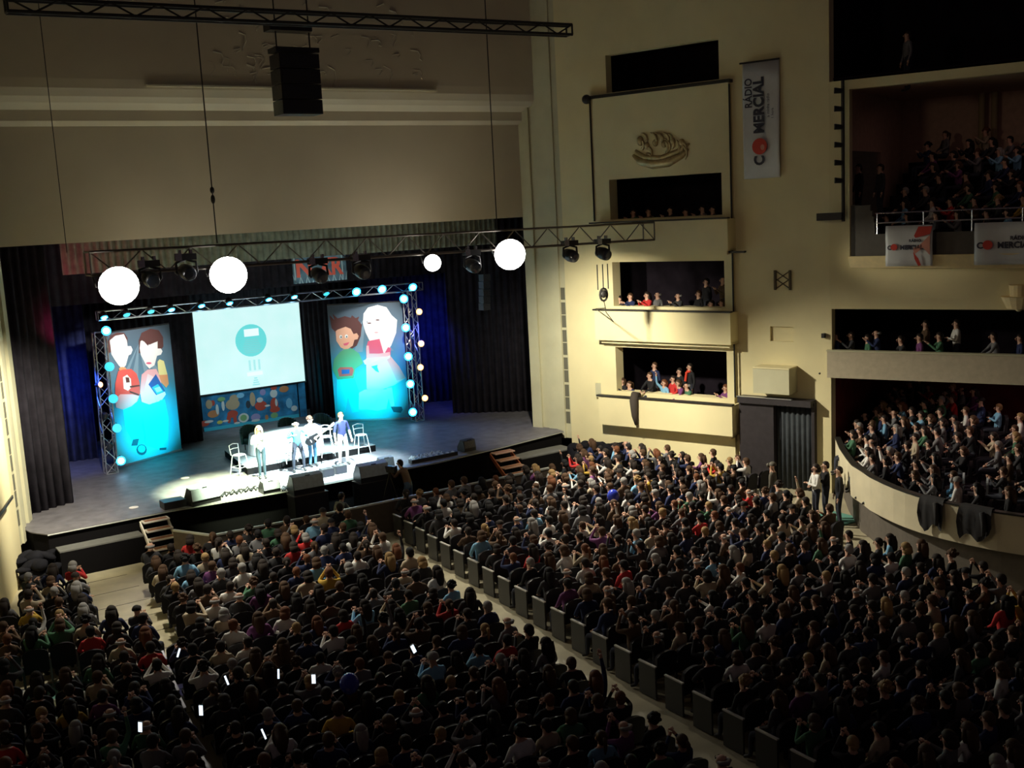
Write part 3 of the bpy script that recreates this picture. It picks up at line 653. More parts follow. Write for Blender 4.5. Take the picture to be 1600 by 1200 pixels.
mb = MB(); mb.abox(-.24, .42, -.020, -.018, .50, .66, em('slide_white', (.80, .95, 1.0), 1.05)); mb.build('slide_white_label', sc); mb = MB()
for k in range(8): mb.abox(-.32+.03*abs(k-3), .44-.03*abs(k-3), -.021, -.019, 1.45+k*.075, 1.475+k*.075, em('slide_line', (.24, .62, .64)))
for k in range(3): mb.abox(-.14+.2*k, -.05+.2*k, -.018, -.016, .72, 1.15, em('slide_stem', (.42, .84, .84)))
for k in range(4): mb.abox(-.05+.03*k, .26-.03*k, -.018, -.016, .10+.09*k, .15+.09*k, em('slide_line2', (.32, .80, .82)))
mb.build('slide_text_block', sc)['kind'] = 'stuff'

bd = empty('painted_backdrop', (15.6, 43.05, 1.2), 0, 'blue painted backdrop of small colourful figures under the projection screen', 'backdrop')
mb = MB(); mb.abox(-2.17, 1.9, 0, .02, 0, 1.50, mat('backdrop_blue', (.03, .22, .42), .8, noise=.6, nscale=2.2)); mb.abox(-2.17, 1.9, -.006, 0, 0, .14, mat('backdrop_cyan', (.06, .55, .70), .8)); mb.build('cloth', bd)
mb = MB(); mb.abox(1.94, 2.24, -.05, -.03, 0.0, 1.5, mat('backdrop_blue', (.03, .22, .42))); mb.build('side_strip', bd)
cols = {'o': (.62, .26, .10), 'r': (.60, .09, .05), 'w': (.75, .8, .75), 't': (.55, .42, .25), 'g': (.25, .5, .2), 'y': (.7, .65, .15), 'b': (.25, .6, .8), 'd': (.04, .06, .08), 'p': (.4, .35, .6)}
def ink(k): return mat('print_'+k, cols[k], .75)
figs = [(200, 1010, 40, 22, 'r'), (235, 995, 35, 10, 'w'), (320, 1000, 22, 14, 'y'), (265, 850, 16, 22, 'r'), (270, 935, 45, 28, 'o'), (235, 860, 25, 35, 't'), (300, 900, 12, 40, 'w'), (345, 870, 12, 40, 'w'), (420, 860, 55, 42, 't'), (430, 815, 35, 30, 't'), (420, 935, 42, 28, 'r'), (390, 975, 16, 32, 'r'), (440, 980, 14, 32, 'r'), (455, 1005, 24, 8, 'w'), (365, 990, 24, 8, 'w'), (505, 965, 42, 36, 'w'), (505, 965, 26, 24, 'g'), (600, 960, 38, 28, 'p'), (600, 985, 35, 10, 'w'), (575, 820, 22, 55, 't'), (640, 870, 48, 38, 'r'), (632, 825, 26, 20, 'w'), (655, 765, 24, 24, 'p'), (740, 775, 30, 32, 'w'), (745, 860, 32, 52, 'r'), (750, 900, 42, 22, 'r'), (745, 945, 30, 22, 'g'), (690, 870, 22, 8, 'w'), (760, 845, 10, 30, 'w'), (820, 740, 40, 25, 'o'), (740, 725, 26, 16, 'r'), (480, 790, 30, 20, 'b'), (330, 820, 30, 18, 'g'), (540, 860, 18, 30, 'd'), (685, 960, 14, 20, 'o'), (900, 890, 26, 22, 'w'), (860, 850, 26, 40, 'b')]
mb = MB()
for i, (cx, cy, rx, ry, k) in enumerate(figs):
    p = Py(280+cx/5, 460+cy/5, 43.0); disc(mb, p.x-15.6, min(1.38, max(.06, p.z-1.2)), rx/5*.027, ry/5*.027, -.012-.0006*i, ink(k), 14)
tag(mb.build('painted_figures', bd), 'crowd of small painted figures')

sg = empty('lettered_sign', (16.42, 37.3, 7.12), 0, 'pale blue hanging banner with red letters behind the truss', 'sign')
mb = MB(); mb.abox(-1.05, 1.05, -.02, .0, 0, .95, mat('sign_blue', (.10, .20, .28), .7, noise=.5, nscale=3)); mb.build('sheet', sg)
mb = MB()
for k in range(16):
    x = -.98+k*.13; mb.prism([(x, -.024, 0), (x+.05, -.024, 0), (x+.10*(1 if k % 2 else -1), -.024, .35)], (0, -.002, 0), mat('sign_pale', (.45, .65, .72), .7))
for x in (-1.0, .86): mb.abox(x, x+.05, -.026, -.022, 0, .95, mat('sign_pale', (.45, .65, .72), .7))
mb.build('printed_rays', sg)
SR = mat('sign_red', (.85, .14, .09), .6, emis=(.8, .10, .06), es=.0)
mb = MB(); [mb.tube([(x, 0, .95), (x, 0, 6.68)], .01, BLKTUBE, 5) for x in (-.9, .9)]; o = mb.build('suspension_wire', sg); o['kind'] = 'stuff'
textmesh('N', .85, frame((-.62, -.03, .50), (1, 0, 0), (0, 0, 1)), SR, parent=sg, bold=.03)
textmesh('XR', .85, frame((.40, -.03, .50), (1, 0, 0), (0, 0, 1)), SR, parent=sg, bold=.03, sx=.85)
spot('sign_light', (16.3, 33.6, 6.6), (16.4, 37.3, 7.5), 90, (.9, 1, 1), 40, .8)

def poly_on(root, A, N, pts, m, off, crop, sc_, nm='printed_shape', mbx=None, thick=.003):
    # print given by photo points, laid on the banner plane
    w = [Pl(crop[0]+x/sc_, crop[1]+y/sc_, A-N*off, N)-root.location for x, y in pts]
    (mbx).prism(w, -N*thick, m)
def banner(A, B, h, label):
    root = empty('cartoon_banner', A, 0, label, 'banner'); D = (B-A).normalized(); N = Vector((-D.y, D.x, 0)); L = (B-A).length
    m = bpy.data.materials.new('banner_lit_print'); m.use_nodes = True; nt = m.node_tree; b = nt.nodes['Principled BSDF']; b.inputs['Roughness'].default_value = .55
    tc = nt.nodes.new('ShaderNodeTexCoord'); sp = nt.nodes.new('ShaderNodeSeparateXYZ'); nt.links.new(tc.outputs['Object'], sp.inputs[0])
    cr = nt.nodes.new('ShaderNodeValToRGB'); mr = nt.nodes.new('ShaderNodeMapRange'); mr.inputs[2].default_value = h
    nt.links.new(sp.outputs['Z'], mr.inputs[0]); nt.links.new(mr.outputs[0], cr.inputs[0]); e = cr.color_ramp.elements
    e[0].color = (.10, .75, .95, 1); e[1].color = (.09, .13, .17, 1); x = e.new(.45); x.color = (.05, .42, .62, 1); x = e.new(.72); x.color = (.12, .22, .30, 1)  # printed blue, with the spots' cyan glow painted in towards the bottom
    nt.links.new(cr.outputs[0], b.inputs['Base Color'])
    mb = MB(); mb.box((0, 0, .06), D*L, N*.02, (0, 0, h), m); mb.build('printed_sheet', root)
    mb = MB(); mb.box(-N*.05, D*L, N*.1, (0, 0, .06), ALU); mb.build('bottom_rail', root)
    mb = MB(); mb.box(Vector((0, 0, h+.06)), D*L, N*.03, (0, 0, .05), BLKPLASTIC); mb.build('top_rail', root)
    mb = MB()   # printed light beams
    c = D*L*.5+Vector((0, 0, h*.9))
    for a, w in ((-.9, .12), (-.35, .16), (.25, .12), (.8, .15)):
        mb.prism([c-N*.004, c+D*(a-w)*1.1-N*.004+Vector((0, 0, -h*.30)), c+D*(a+w)*1.1-N*.004+Vector((0, 0, -h*.30))], -N*.001, mat('print_beam', (.22, .34, .42), .7))
    mb.build('printed_beams', root)
    return root, N
def pm(k, c): return mat('banner_'+k, c, .7)
WH = pm('white', (.92, .92, .90)); PEACH = pm('peach', (.85, .48, .32)); RD = pm('red', (.80, .12, .10)); PK = pm('pink', (.90, .50, .52)); LPK = pm('pale_pink', (.92, .70, .72)); BR = pm('brown', (.12, .045, .04)); GR = pm('green', (.12, .42, .22)); CY = pm('jeans_cyan', (.02, .80, .92)); YE = pm('yellow', (.85, .80, .35)); OR = pm('orange', (.85, .36, .16)); BK = pm('outline', (.02, .12, .18)); LB = pm('light_blue', (.45, .80, .92)); NV = pm('navy', (.03, .12, .40)); TE = pm('teal', (.04, .50, .60)); MG = pm('rose', (.80, .14, .24))
A = Pz(184, 731, 1.2); B = Pz(284, 703, 1.2)
root, N = banner(A, B, 4.62, 'tall cartoon banner of two boys in pink and red sweaters at left')
C2 = ((100, 440), 3.75)
def fig(name, layers, crop, root, A, N, base=.006):
    mb = MB()
    for i, (pts, m) in enumerate(layers): poly_on(root, A, N, pts, m, base+.004*i, crop[0], crop[1], mbx=mb)
    return mb.build(name, root)
def ov(cx, cy, rx, ry, n=12): return [(cx+rx*math.cos(2*math.pi*i/n), cy+ry*math.sin(2*math.pi*i/n)) for i in range(n)]
tag(fig('printed_figure', [
 ([(345, 745), (445, 690), (470, 800), (480, 940), (430, 960), (400, 930), (360, 860)], CY),
 ([(405, 925), (440, 920), (430, 960), (395, 962)], BK), (ov(455, 985, 30, 32), BK), (ov(455, 980, 22, 22), CY),
 ([(262, 420), (258, 350), (275, 315), (310, 298), (352, 300), (372, 330), (372, 372), (300, 340), (280, 410)], BR),
 ([(268, 345), (300, 318), (350, 308), (368, 345), (372, 378), (392, 378), (402, 400), (392, 425), (378, 432), (362, 490), (342, 512), (320, 490), (295, 455), (278, 425)], WH),
 (ov(343, 512, 22, 12), OR),
 ([(318, 525), (345, 515), (395, 512), (425, 540), (442, 590), (446, 650), (430, 700), (395, 730), (345, 750), (305, 738), (300, 690), (300, 600)], RD),
 ([(300, 690), (330, 660), (400, 660), (440, 670), (425, 705), (390, 732), (345, 750), (305, 738)], PK),
 ([(345, 560), (370, 545), (392, 570), (395, 620), (375, 640), (350, 628)], WH), ([(360, 560), (380, 562), (385, 590), (365, 592)], BR),
 ([(385, 612), (440, 605), (445, 612), (388, 622)], BR), ([(385, 640), (440, 660), (438, 668), (384, 648)], BR)], C2, root, A, N), 'boy in red sweater')
tag(fig('printed_figure', [
 ([(450, 712), (590, 690), (612, 800), (610, 975), (560, 985), (475, 960), (460, 820)], CY),
 ([(560, 975), (600, 972), (598, 986), (560, 988)], BK),
 ([(438, 420), (438, 345), (455, 300), (505, 276), (555, 285), (580, 325), (582, 380), (565, 405), (545, 400)], BR),
 ([(448, 350), (470, 335), (500, 370), (548, 350), (548, 392), (568, 392), (577, 408), (568, 428), (545, 435), (530, 490), (500, 510), (480, 488), (450, 430), (443, 390)], WH),
 ([(448, 340), (470, 318), (525, 335), (545, 355), (520, 345), (505, 352), (492, 376), (470, 352)], BR),
 (ov(497, 478, 16, 6), MG),
 ([(450, 590), (455, 545), (490, 515), (540, 512), (565, 560), (575, 640), (560, 700), (500, 720), (455, 705), (445, 650)], PK),
 ([(490, 540), (530, 560), (560, 640), (560, 700), (500, 720), (455, 705), (470, 640)], LPK),
 ([(548, 470), (560, 455), (585, 465), (606, 545), (582, 555), (556, 545), (550, 500)], YE),
 ([(556, 548), (606, 545), (614, 600), (598, 622), (570, 590)], OR),
 ([(495, 602), (538, 542), (592, 640), (542, 668)], NV), ([(515, 620), (550, 600), (585, 645), (545, 662)], TE), ([(530, 625), (560, 615), (575, 640), (545, 650)], LB),
 ([(530, 670), (590, 645), (597, 660), (575, 692), (540, 700)], WH)], C2, root, A, N), 'boy holding a blue box')
A = Pz(525, 659, 1.2); B = Pz(640, 654, 1.2)
root, N = banner(A, B, 4.68, 'tall cartoon banner of boy in green and girl in pink dress')
C4 = ((440, 380), 4.0)
tag(fig('printed_figure', [
 ([(345, 845), (455, 840), (485, 930), (480, 1050), (440, 1060), (415, 960), (400, 1055), (350, 1060), (345, 960)], CY),
 ([(300, 450), (330, 480), (318, 440), (350, 470), (395, 456), (432, 466), (440, 450), (462, 468), (485, 458), (478, 480), (502, 510), (495, 580), (470, 640), (440, 660), (400, 640), (340, 560), (312, 530)], BR),
 ([(338, 550), (350, 540), (400, 522), (432, 535), (450, 568), (470, 562), (482, 580), (475, 600), (455, 604), (445, 640), (405, 668), (370, 652), (342, 610)], PEACH),
 (ov(370, 585, 9, 12), WH), (ov(405, 582, 10, 12), WH), (ov(372, 587, 4, 6), BK), (ov(407, 585, 4, 6), BK), ([(385, 628), (425, 618), (410, 638), (392, 640)], MG),
 ([(395, 662), (440, 658), (485, 690), (510, 750), (462, 785), (450, 845), (350, 852), (318, 790), (328, 725), (365, 680)], GR),
 ([(350, 790), (365, 775), (440, 775), (452, 790), (442, 828), (360, 834)], RD), ([(375, 790), (425, 788), (424, 815), (376, 818)], NV)], C4, root, A, N), 'boy in green sweater')
tag(fig('printed_figure', [
 ([(482, 935), (520, 915), (660, 912), (672, 960), (655, 1035), (600, 1048), (540, 1040), (482, 1040)], LPK),
 ([(655, 905), (690, 900), (706, 1015), (684, 1030)], LPK), ([(682, 1022), (750, 1022), (757, 1040), (745, 1060), (700, 1055)], BK),
 ([(508, 500), (512, 440), (540, 402), (600, 386), (655, 400), (688, 450), (722, 480), (716, 560), (685, 640), (642, 700), (622, 640), (610, 600), (550, 610), (525, 560)], WH),
 (ov(548, 500, 12, 4), BR), (ov(600, 480, 12, 4), BR), (ov(535, 492, 3, 3), BK), (ov(592, 558, 12, 4), PK),
 ([(540, 612), (612, 598), (640, 695), (665, 650), (682, 655), (680, 715), (600, 730), (530, 712), (528, 660)], MG),
 ([(530, 640), (545, 640), (548, 690), (610, 690), (676, 680), (680, 712), (600, 732), (530, 720)], PK),
 ([(528, 720), (680, 705), (735, 770), (776, 842), (700, 890), (620, 916), (532, 914)], LPK), ([(650, 710), (680, 705), (735, 770), (776, 842), (720, 860)], PK),
 ([(510, 735), (535, 720), (556, 738), (550, 760), (520, 758)], WH), ([(555, 750), (680, 700), (676, 718), (570, 765)], WH), ([(560, 770), (600, 760), (598, 775), (610, 808), (590, 800)], TE)], C4, root, A, N), 'girl in pink dress')

# radio banners in the house
def hb(name, o, x, y, w, h, label):
    root = empty(name, o, 0, label, 'banner'); x = Vector(x).normalized(); y = Vector(y).normalized(); n = x.cross(y)
    mb = MB(); vs = []; fs = []; k = 16; q = 6
    for j in range(q+1):
        for i in range(k+1):
            a = i/k*w; b = j/q*h; wv = .03*math.sin(5*a+1.3*b)+.02*math.sin(9*b+a*2)
            vs.append(x*a+y*b+n*wv)
    for j in range(q):
        for i in range(k): fs.append((j*(k+1)+i, j*(k+1)+i+1, (j+1)*(k+1)+i+1, (j+1)*(k+1)+i))
    mb.add(vs, fs, VINYL); s = mb.build('sheet', root, True); s.modifiers.new('s', 'SOLIDIFY').thickness = .008
    return root, x, y, n
D = D1
root, x, y, n = hb('tall_banner', SW(7.18, 9.92, .10), D1, Vector((0, 0, 1)), 1.22, 3.55, 'tall white banner with vertical lettering and red ball, right wall')
up = Vector((0, 0, 1))
def tb(t, s, a, b, m, bold=.0, sx=1): return textmesh(t, s, frame(D1*a+up*b-N1*.07, up, -D1), m, parent=root, bold=bold, sx=sx)
tb('MERCIAL', .47, .58, 2.22, INK, .018, .90); tb('C', .47, .58, .55, INK, .018, .9); tb('RÁDIO', .34, .24, 2.62, INK, .006, .86)
tb('a minha rádio', .13, .88, 2.2, INK, 0); tb('1 hora', .12, 1.02, 1.95, INK)
mb = MB(); c = D1*.58+up*.98-N1*.07; mb.prism([c+D1*(.25*math.cos(a*.314))+up*(.25*math.sin(a*.314)) for a in range(20)], -N1*.01, REDINK); mb.build('printed_ball', root)
mb = MB(); c = D1*.68+up*.95-N1*.083; mb.prism([c+D1*(.07*math.cos(a*.628))+up*(.09*math.sin(a*.628)) for a in range(10)], -N1*.002, PINKINK); mb.build('ball_highlight', root)
mb = MB(); mb.box(D1*-.05+up*3.52-N1*.05, D1*1.32, -N1*.04, up*.05, BLKTUBE); mb.build('top_bar', root)
def rb(u, w, label, side):
    o = GW(u, 7.17, .72); root, x, y, n = hb('parapet_banner', o, D2, up, w, 1.16, label)
    def T(t, s, a, b, m, bold=0., sx=1): textmesh(t, s, frame(D2*a+up*b-N2*.06, D2, up), m, parent=root, bold=bold, sx=sx)
    ox = .02 if side == 0 else .05; k = .72 if side == 0 else 1.0
    T('C', .24*k, ox+.10, .53, INK, .008); T('MERCIAL', .24*k, ox+.34*k+.62*k*1.05, .53, INK, .008, .92); T('RÁDIO', .15*k, ox+1.05*k+.05, .72, INK, .004)
    mb = MB(); r = .13*k; c = D2*(ox+.27*k+.03)+up*.55-N2*.06; mb.prism([c+D2*(r*math.cos(a*.314))+up*(r*math.sin(a*.314)) for a in range(20)], -N2*.006, REDINK); mb.build('printed_ball', root)
    if side == 0:
        mb = MB(); P_ = lambda a, b: D2*a+up*b-N2*.062
        mb.prism([P_(.92, 1.12), P_(.80, .86), P_(.84, .80), P_(1.24, .90), P_(1.30, 1.12)], -N2*.004, REDINK)
        mb.build('printed_swirl', root); mb = MB(); mb.prism([P_(.78, .40), P_(.92, .22), P_(1.0, .02), P_(.92, .0), P_(.82, .2)], -N2*.004, REDINK); mb.build('printed_swirl', root)
        mb = MB(); mb.prism([P_(.78, .50), P_(.96, .60), P_(1.24, .88), P_(1.24, .30), P_(1.05, .52), P_(.80, .32)], -N2*.002, PINKINK); mb.build('printed_pale_swirl', root)
    else:
        mb = MB(); P_ = lambda a, b: D2*a+up*b-N2*.062
        mb.prism([P_(1.72, 1.12), P_(1.60, .6), P_(1.72, .05), P_(2.0, .05), P_(2.0, 1.12)], -N2*.004, REDINK); mb.build('printed_swirl', root)
rb(1.86, 1.30, 'white and red lettered banner draped over upper gallery parapet', 0)
rb(4.27, 2.0, 'greyish white lettered banner on the upper parapet at frame edge', 1)

# ------------------------------------------------------------------ stage furniture
mb = MB(); mb.prism([(12.0, 34.35, 1.2), (16.75, 34.45, 1.2), (16.75, 37.6, 1.2), (12.45, 37.8, 1.2)], (0, 0, .22), STAGEFRONT); o = tag(mb.build('riser'), 'low dark riser platform at centre stage under the table', 'platform')
mb = MB(); mb.prism([(12.0, 34.35, 1.42), (16.75, 34.45, 1.42), (16.75, 37.6, 1.42), (12.45, 37.8, 1.42)], (0, 0, .02), mat('riser_top', (.20, .22, .22), .5)); mb.build('riser_top', o)
WHT = mat('white_metal_tube', (.85, .87, .88), .35)
def stool(loc, rz, label):
    root = empty('bar_stool', loc, rz, label, 'stool', 'white bar stools on the stage')
    mb = MB(); mb.ell((0, 0, .66), .21, .21, .03, WHT, 16, 6); mb.build('seat', root, True)
    for sx in (-1, 1):
        for sy in (-1, 1):
            mb = MB(); mb.tube([(sx*.15, sy*.15, .65), (sx*.23, sy*.23, 0)], .014, WHT, 6); mb.build('leg', root)
    mb = MB(); q = [(.20*a, .20*b, .26) for a, b in ((-1, -1), (1, -1), (1, 1), (-1, 1), (-1, -1))]; mb.tube(q, .011, WHT, 6); mb.build('footrest', root)
    mb = MB(); mb.tube([(-.17, .18, .66), (-.19, .22, .98), (0, .25, 1.02), (.19, .22, .98), (.17, .18, .66)], .014, WHT, 6)
    mb.tube([(-.18, .2, .85), (0, .23, .86), (.18, .2, .85)], .012, WHT, 6); mb.build('backrest', root)
for (x, y, z, lb) in ((376, 741, 1.2, 'white metal bar stool at the left end of the riser'), (450, 722, 1.44, 'white metal bar stool half hidden behind the left singers'), (512, 712, 1.44, 'white metal bar stool behind the guitarist'), (566, 708, 1.2, 'white metal bar stool right of the man in navy shirt')):
    p = Pz(x, y, z) if z > 1.3 else Pz(x, y, z); stool((p.x, p.y, z), R.uniform(-.4, .4), lb)
tb_ = empty('draped_table', (14.1, 36.0, 1.44), 0, 'low table under a white cloth behind the singers', 'table')
mb = MB(); vs = []; n = 28
ring = lambda sx, sy, z, w: [(sx*(abs(math.cos(a))**.5*math.copysign(1, math.cos(a)))*(1+w*math.sin(5*a)), sy*(abs(math.sin(a))**.5*math.copysign(1, math.sin(a)))*(1+w*math.sin(7*a)), z) for a in [2*math.pi*i/n for i in range(n)]]
vs = ring(1.25, .45, .76, 0)+ring(1.28, .48, .72, .005)+ring(1.33, .54, .02, .04)
fs = [tuple(range(n))]+[(j*n+i, j*n+(i+1) % n, (j+1)*n+(i+1) % n, (j+1)*n+i) for j in range(2) for i in range(n)]
mb.add(vs, fs, WHITECLOTH); mb.build('table_cloth', tb_, True)
mb = MB(); [mb.tube([(a, b, 0), (a, b, .74)], .03, BLKTUBE, 6) for a in (-1.05, 1.05) for b in (-.3, .3)]; mb.build('leg', tb_)
def armch(x, y, Y, lb):
    p = Py(x, y, Y); root = empty('tub_chair', (p.x, Y, 1.44), 0, lb, 'chair', 'dark round backed chairs behind the table')
    dk = mat('dark_green_leather', (.02, .07, .06), .45)
    mb = MB(); mb.tube([(0, 0, .25), (0, 0, .46)], [.30, .33], dk, 18); mb.build('seat', root, True)
    mb = MB()
    for i in range(13):
        a = math.pi*(.02+.96*i/12)
        mb.tube([(.33*math.cos(a), .30*math.sin(a), .25), (.36*math.cos(a), .34*math.sin(a), .55+.32*math.sin(a)**.6)], [.055, .06], dk, 8)
    mb.build('backrest', root, True)
    mb = MB(); [mb.tube([(.2*a, .2*b, 0), (.2*a, .2*b, .26)], .018, BLKTUBE, 6) for a in (-1, 1) for b in (-1, 1)]; mb.build('leg', root)
armch(394, 690, 37.0, 'dark round backed chair at left behind the table'); armch(452, 668, 37.2, 'dark round backed chair in the middle behind the table'); armch(505, 666, 37.0, 'dark round backed chair behind the guitarist')
def wedge(p, w, d, h, rz, label, m=GRILLE):
    root = empty('floor_monitor', p, rz, label, 'loudspeaker', 'wedge monitors along the stage lip')
    prof = [(0, 0), (d, 0), (d, h*.35), (d*.55, h), (d*.12, h*.92), (0, h*.3)]
    mb = MB(); mb.prism([(-w/2, a-d/2, b) for a, b in prof], (w, 0, 0), BLKPLASTIC); mb.build('cabinet', root)
    # back face seen from the house
    mb = MB(); mb.prism([(-w/2+.02, -d/2-.004, h*.3), (-w/2+.02, -d/2+d*.12-.012, h*.92), (w/2-.02, -d/2+d*.12-.012, h*.92), (w/2-.02, -d/2-.004, h*.3)], (0, -.012, 0.0), m); mb.build('back_panel', root)
    mb = MB(); mb.prism([(-w/2+.01, a-d/2, b+.006) for a, b in ((d*.12, h*.92), (d*.55, h))]+[(w/2-.01, a-d/2, b+.006) for a, b in ((d*.55, h), (d*.12, h*.92))], (0, 0, .006), m); mb.build('top_panel', root)
    mb = MB(); mb.tube([(-.08, -d*.38, h*.97), (.08, -d*.38, h*.97)], .014, BLKTUBE, 6); mb.build('handle', root)
    return root
MG2 = mat('monitor_panel_grey', (.50, .58, .64), .5, noise=.1, nscale=10)
wedge((9.72, 31.95, 1.2), .92, .55, .52, .12, 'grey wedge monitor at the left end of the bright stage lip', MG2)
wedge((11.72, 31.70, 1.2), .55, .45, .38, 0, 'small wedge monitor between the cable pile and the large monitor', MG2)
wedge((12.66, 31.10, 1.14), .98, .62, .58, -.05, 'large pale wedge monitor on a black bin before the woman', MG2)
wedge((14.85, 31.00, 1.14), .98, .62, .56, -.05, 'large pale wedge monitor on a black bin left of cameraman', MG2)
wedge((15.75, 31.80, 1.2), .50, .42, .40, 0, 'small dark monitor beside the cameraman on the lip')
wedge((19.1, 32.15, 1.2), .50, .42, .40, .1, 'dark monitor alone on the lip left of the orange steps')
for x, lb in ((12.66, 'black bass cabinet in the pit under the left large monitor'), (14.85, 'black bass cabinet in the pit under the right large monitor')):
    o = empty('bass_cabinet', (x, 31.02, 0), 0, lb, 'loudspeaker'); mb = MB(); mb.abox(-.55, .55, -.32, .26, 0, 1.12, BLKPLASTIC); mb.build('cabinet', o)
    mb = MB(); mb.abox(-.50, .50, -.335, -.32, .08, 1.04, mat('black_grille', (.012, .012, .02), .7)); mb.build('grille', o); mb = MB(); mb.abox(-.56, .56, -.33, .27, 1.12, 1.14, mat('worn_edge', (.12, .10, .09), .5)); mb.build('lid', o)
mb = MB(); mb.abox(8.55, 9.2, 31.85, 32.35, 1.2, 1.42, BLKPLASTIC); tag(mb.build('equipment_box'), 'flat black equipment box left of the leftmost wedge monitor', 'box')
for x, y in ((511, 744), (531, 739)):
    p = Pz(x, y, 1.2); mb = MB(); mb.abox(p.x-.20, p.x+.20, p.y-.15, p.y+.15, 1.2, 1.46, BLKPLASTIC); mb.abox(p.x-.17, p.x+.17, p.y-.156, p.y-.15, 1.23, 1.43, mat('black_grille', (.012, .012, .02), .7)); tag(mb.build('small_amplifier'), 'small black box on stage, %s, between the two large monitors' % ('left one' if x < 520 else 'right one'), 'amplifier', 'small black boxes at the lip')
for x0, x1, y, lb in ((345, 402, 774, 'coiled dark cable lying along the bright lip at left'), (640, 690, 717, 'pale coiled cable lying on the lip right of cameraman'), (440, 452, 764, 'small cable coil between the wedge monitors')):
    mb = MB(); k = 26 if x1-x0 > 20 else 10; pts = []
    for i in range(k):
        t = i/(k-1); p = Pz(x0+(x1-x0)*t, y-(x1-x0)*t*.2+3*math.sin(i*1.9), 1.225); pts.append(p)
    mb.tube(pts, .028, BLKPLASTIC if x0 != 640 else VINYL, 6); mb.tube([p+Vector((.05, .22, -.005)) for p in pts[::-2]], .02, BLKPLASTIC if x0 != 640 else VINYL, 6)
    tag(mb.build('cable_coil'), lb, 'cable')
p = Pz(668, 716, 1.2); o = empty('fixture_strip', (17.6, 31.85, 1.2), .02, 'long low dark light strip on the lip left of the single monitor', 'light strip')
mb = MB(); mb.abox(-.9, .9, -.12, .12, 0, .12, BLKPLASTIC); mb.build('body', o)
for k in range(8): mb = MB(); mb.ell((-.78+k*.22, -.02, .12), .07, .07, .03, VINYL, 8, 4); mb.build('lens', o)
for x, y in ((209, 793), (289, 747), (437, 752)):
    p = Pz(x, y, 1.205); mb = MB(); mb.tube([p, p+Vector((0, 0, .012))], .14, WHITEEDGE, 12); tag(mb.build('floor_marker'), {209: 'small pale tape mark on the left of the stage floor', 289: 'small pale tape mark below the left banner', 437: 'tape mark at the edge of the bright pool'}[x], 'tape mark')

# steps
def steps(x0, x1, ytop, label, side, top, edge, nst, dy, ztop, dz):
    root = empty('steps', ((x0+x1)/2, ytop, 0), 0, label, 'steps'); w = (x1-x0)/2
    for k in range(nst):
        z = ztop-dz*k; yy = -dy*k
        mb = MB(); mb.abox(-w, w, yy-dy-.06, yy, z-.04, z, edge); t = mb.build('tread', root)
        mb = MB(); mb.abox(-w+.05, w-.05, yy-dy, yy-.05, z, z+.006, top); mb.build('tread_inset', t)
    for s in (-1, 1):
        mb = MB(); mb.prism([(s*w, 0, ztop-.02), (s*w, 0, ztop-.16), (s*w, -dy*nst, ztop-dz*nst-.1), (s*w, -dy*nst, ztop-dz*nst+.14)], (s*.04, 0, 0), side); mb.build('stringer', root)
steps(7.78, 8.52, 31.62, 'short white edged stage steps with brown treads at the left', WHITEEDGE, TREADWOOD, WHITEEDGE, 5, .27, 1.10, .21)
steps(19.72, 20.52, 31.60, 'short orange wooden stage steps at the right', ORANGEWOOD, TREADWOOD, mat('pale_wood_edge', (.55, .35, .25), .6), 5, .27, 1.10, .21)
# crowd barrier
mb = MB(); mb.prism([(8.4, 30.45, 0), (9.05, 29.1, 0), (20.2, 28.8, 0), (20.2, 31.6, 0), (8.6, 31.7, 0)], (0, 0, .02), BLACKCLOTH); tag(mb.build('pit_dark_sheet'), 'added black sheet darkening the pit floor between stage and barrier', 'dark_sheet')  # black sheet added to darken the lit pit floor
o = empty('pit_barrier', (0, 0, 0), 0, 'low brown barrier with bright top rail between pit and audience', 'barrier')
bp = [(8.32, 30.38), (9.0, 29.06), (12.0, 28.85), (15.0, 28.80), (18.0, 28.75), (20.2, 28.72)]
for a, b in zip(bp, bp[1:]):
    a = Vector((*a, 0)); b = Vector((*b, 0)); d = b-a; n = Vector((-d.y, d.x, 0)).normalized()*.05
    mb = MB(); mb.box(a, d, n, (0, 0, .94), BROWNPANEL); mb.build('barrier_panel', o)
    mb = MB(); mb.box(a-n*.3+Vector((0, 0, .94)), d, n*1.6, (0, 0, .05), mat('pale_top_rail', (.62, .62, .56), .35)); mb.build('top_rail', o)
# dark cloths on side platforms by the right wall
for i, (x, y, z, s, lb) in enumerate(((918, 690, 1.3, 1.0, 'black covered equipment heap at the foot of the right wall'), (950, 697, 1.25, .9, 'second black covered heap nearer the boxes'))):
    p = Pz(x, y, z-.3); mb = MB()
    for k in range(16): mb.ell((p.x+R.uniform(-.6, .6)*s, p.y+R.uniform(-.25, .25), z-.42+R.uniform(-.12, .10)), R.uniform(.16, .34), R.uniform(.12, .22), R.uniform(.07, .16), BLACKCLOTH, 8, 6, mtx=Matrix.Rotation(R.uniform(-.6, .6), 3, 'Y') @ Matrix.Rotation(R.uniform(-1, 1), 3, 'Z'))
    mb.abox(p.x-.7, p.x+.6, p.y-.3, p.y+.3, 0, z-.45, BLACKCLOTH); tag(mb.build('covered_equipment', None, True), lb, 'equipment')
mb = MB()
for k in range(22): mb.ell((R.uniform(4.45, 5.2), R.uniform(30.9, 31.7), R.uniform(.1, .75)), R.uniform(.2, .32), R.uniform(.15, .28), R.uniform(.08, .2), BLACKCLOTH, 8, 6, mtx=Matrix.Rotation(R.uniform(-.6, .6), 3, 'Y'))
tag(mb.build('covered_equipment', None, True), 'black covered equipment heap at foot of the left wall', 'equipment')

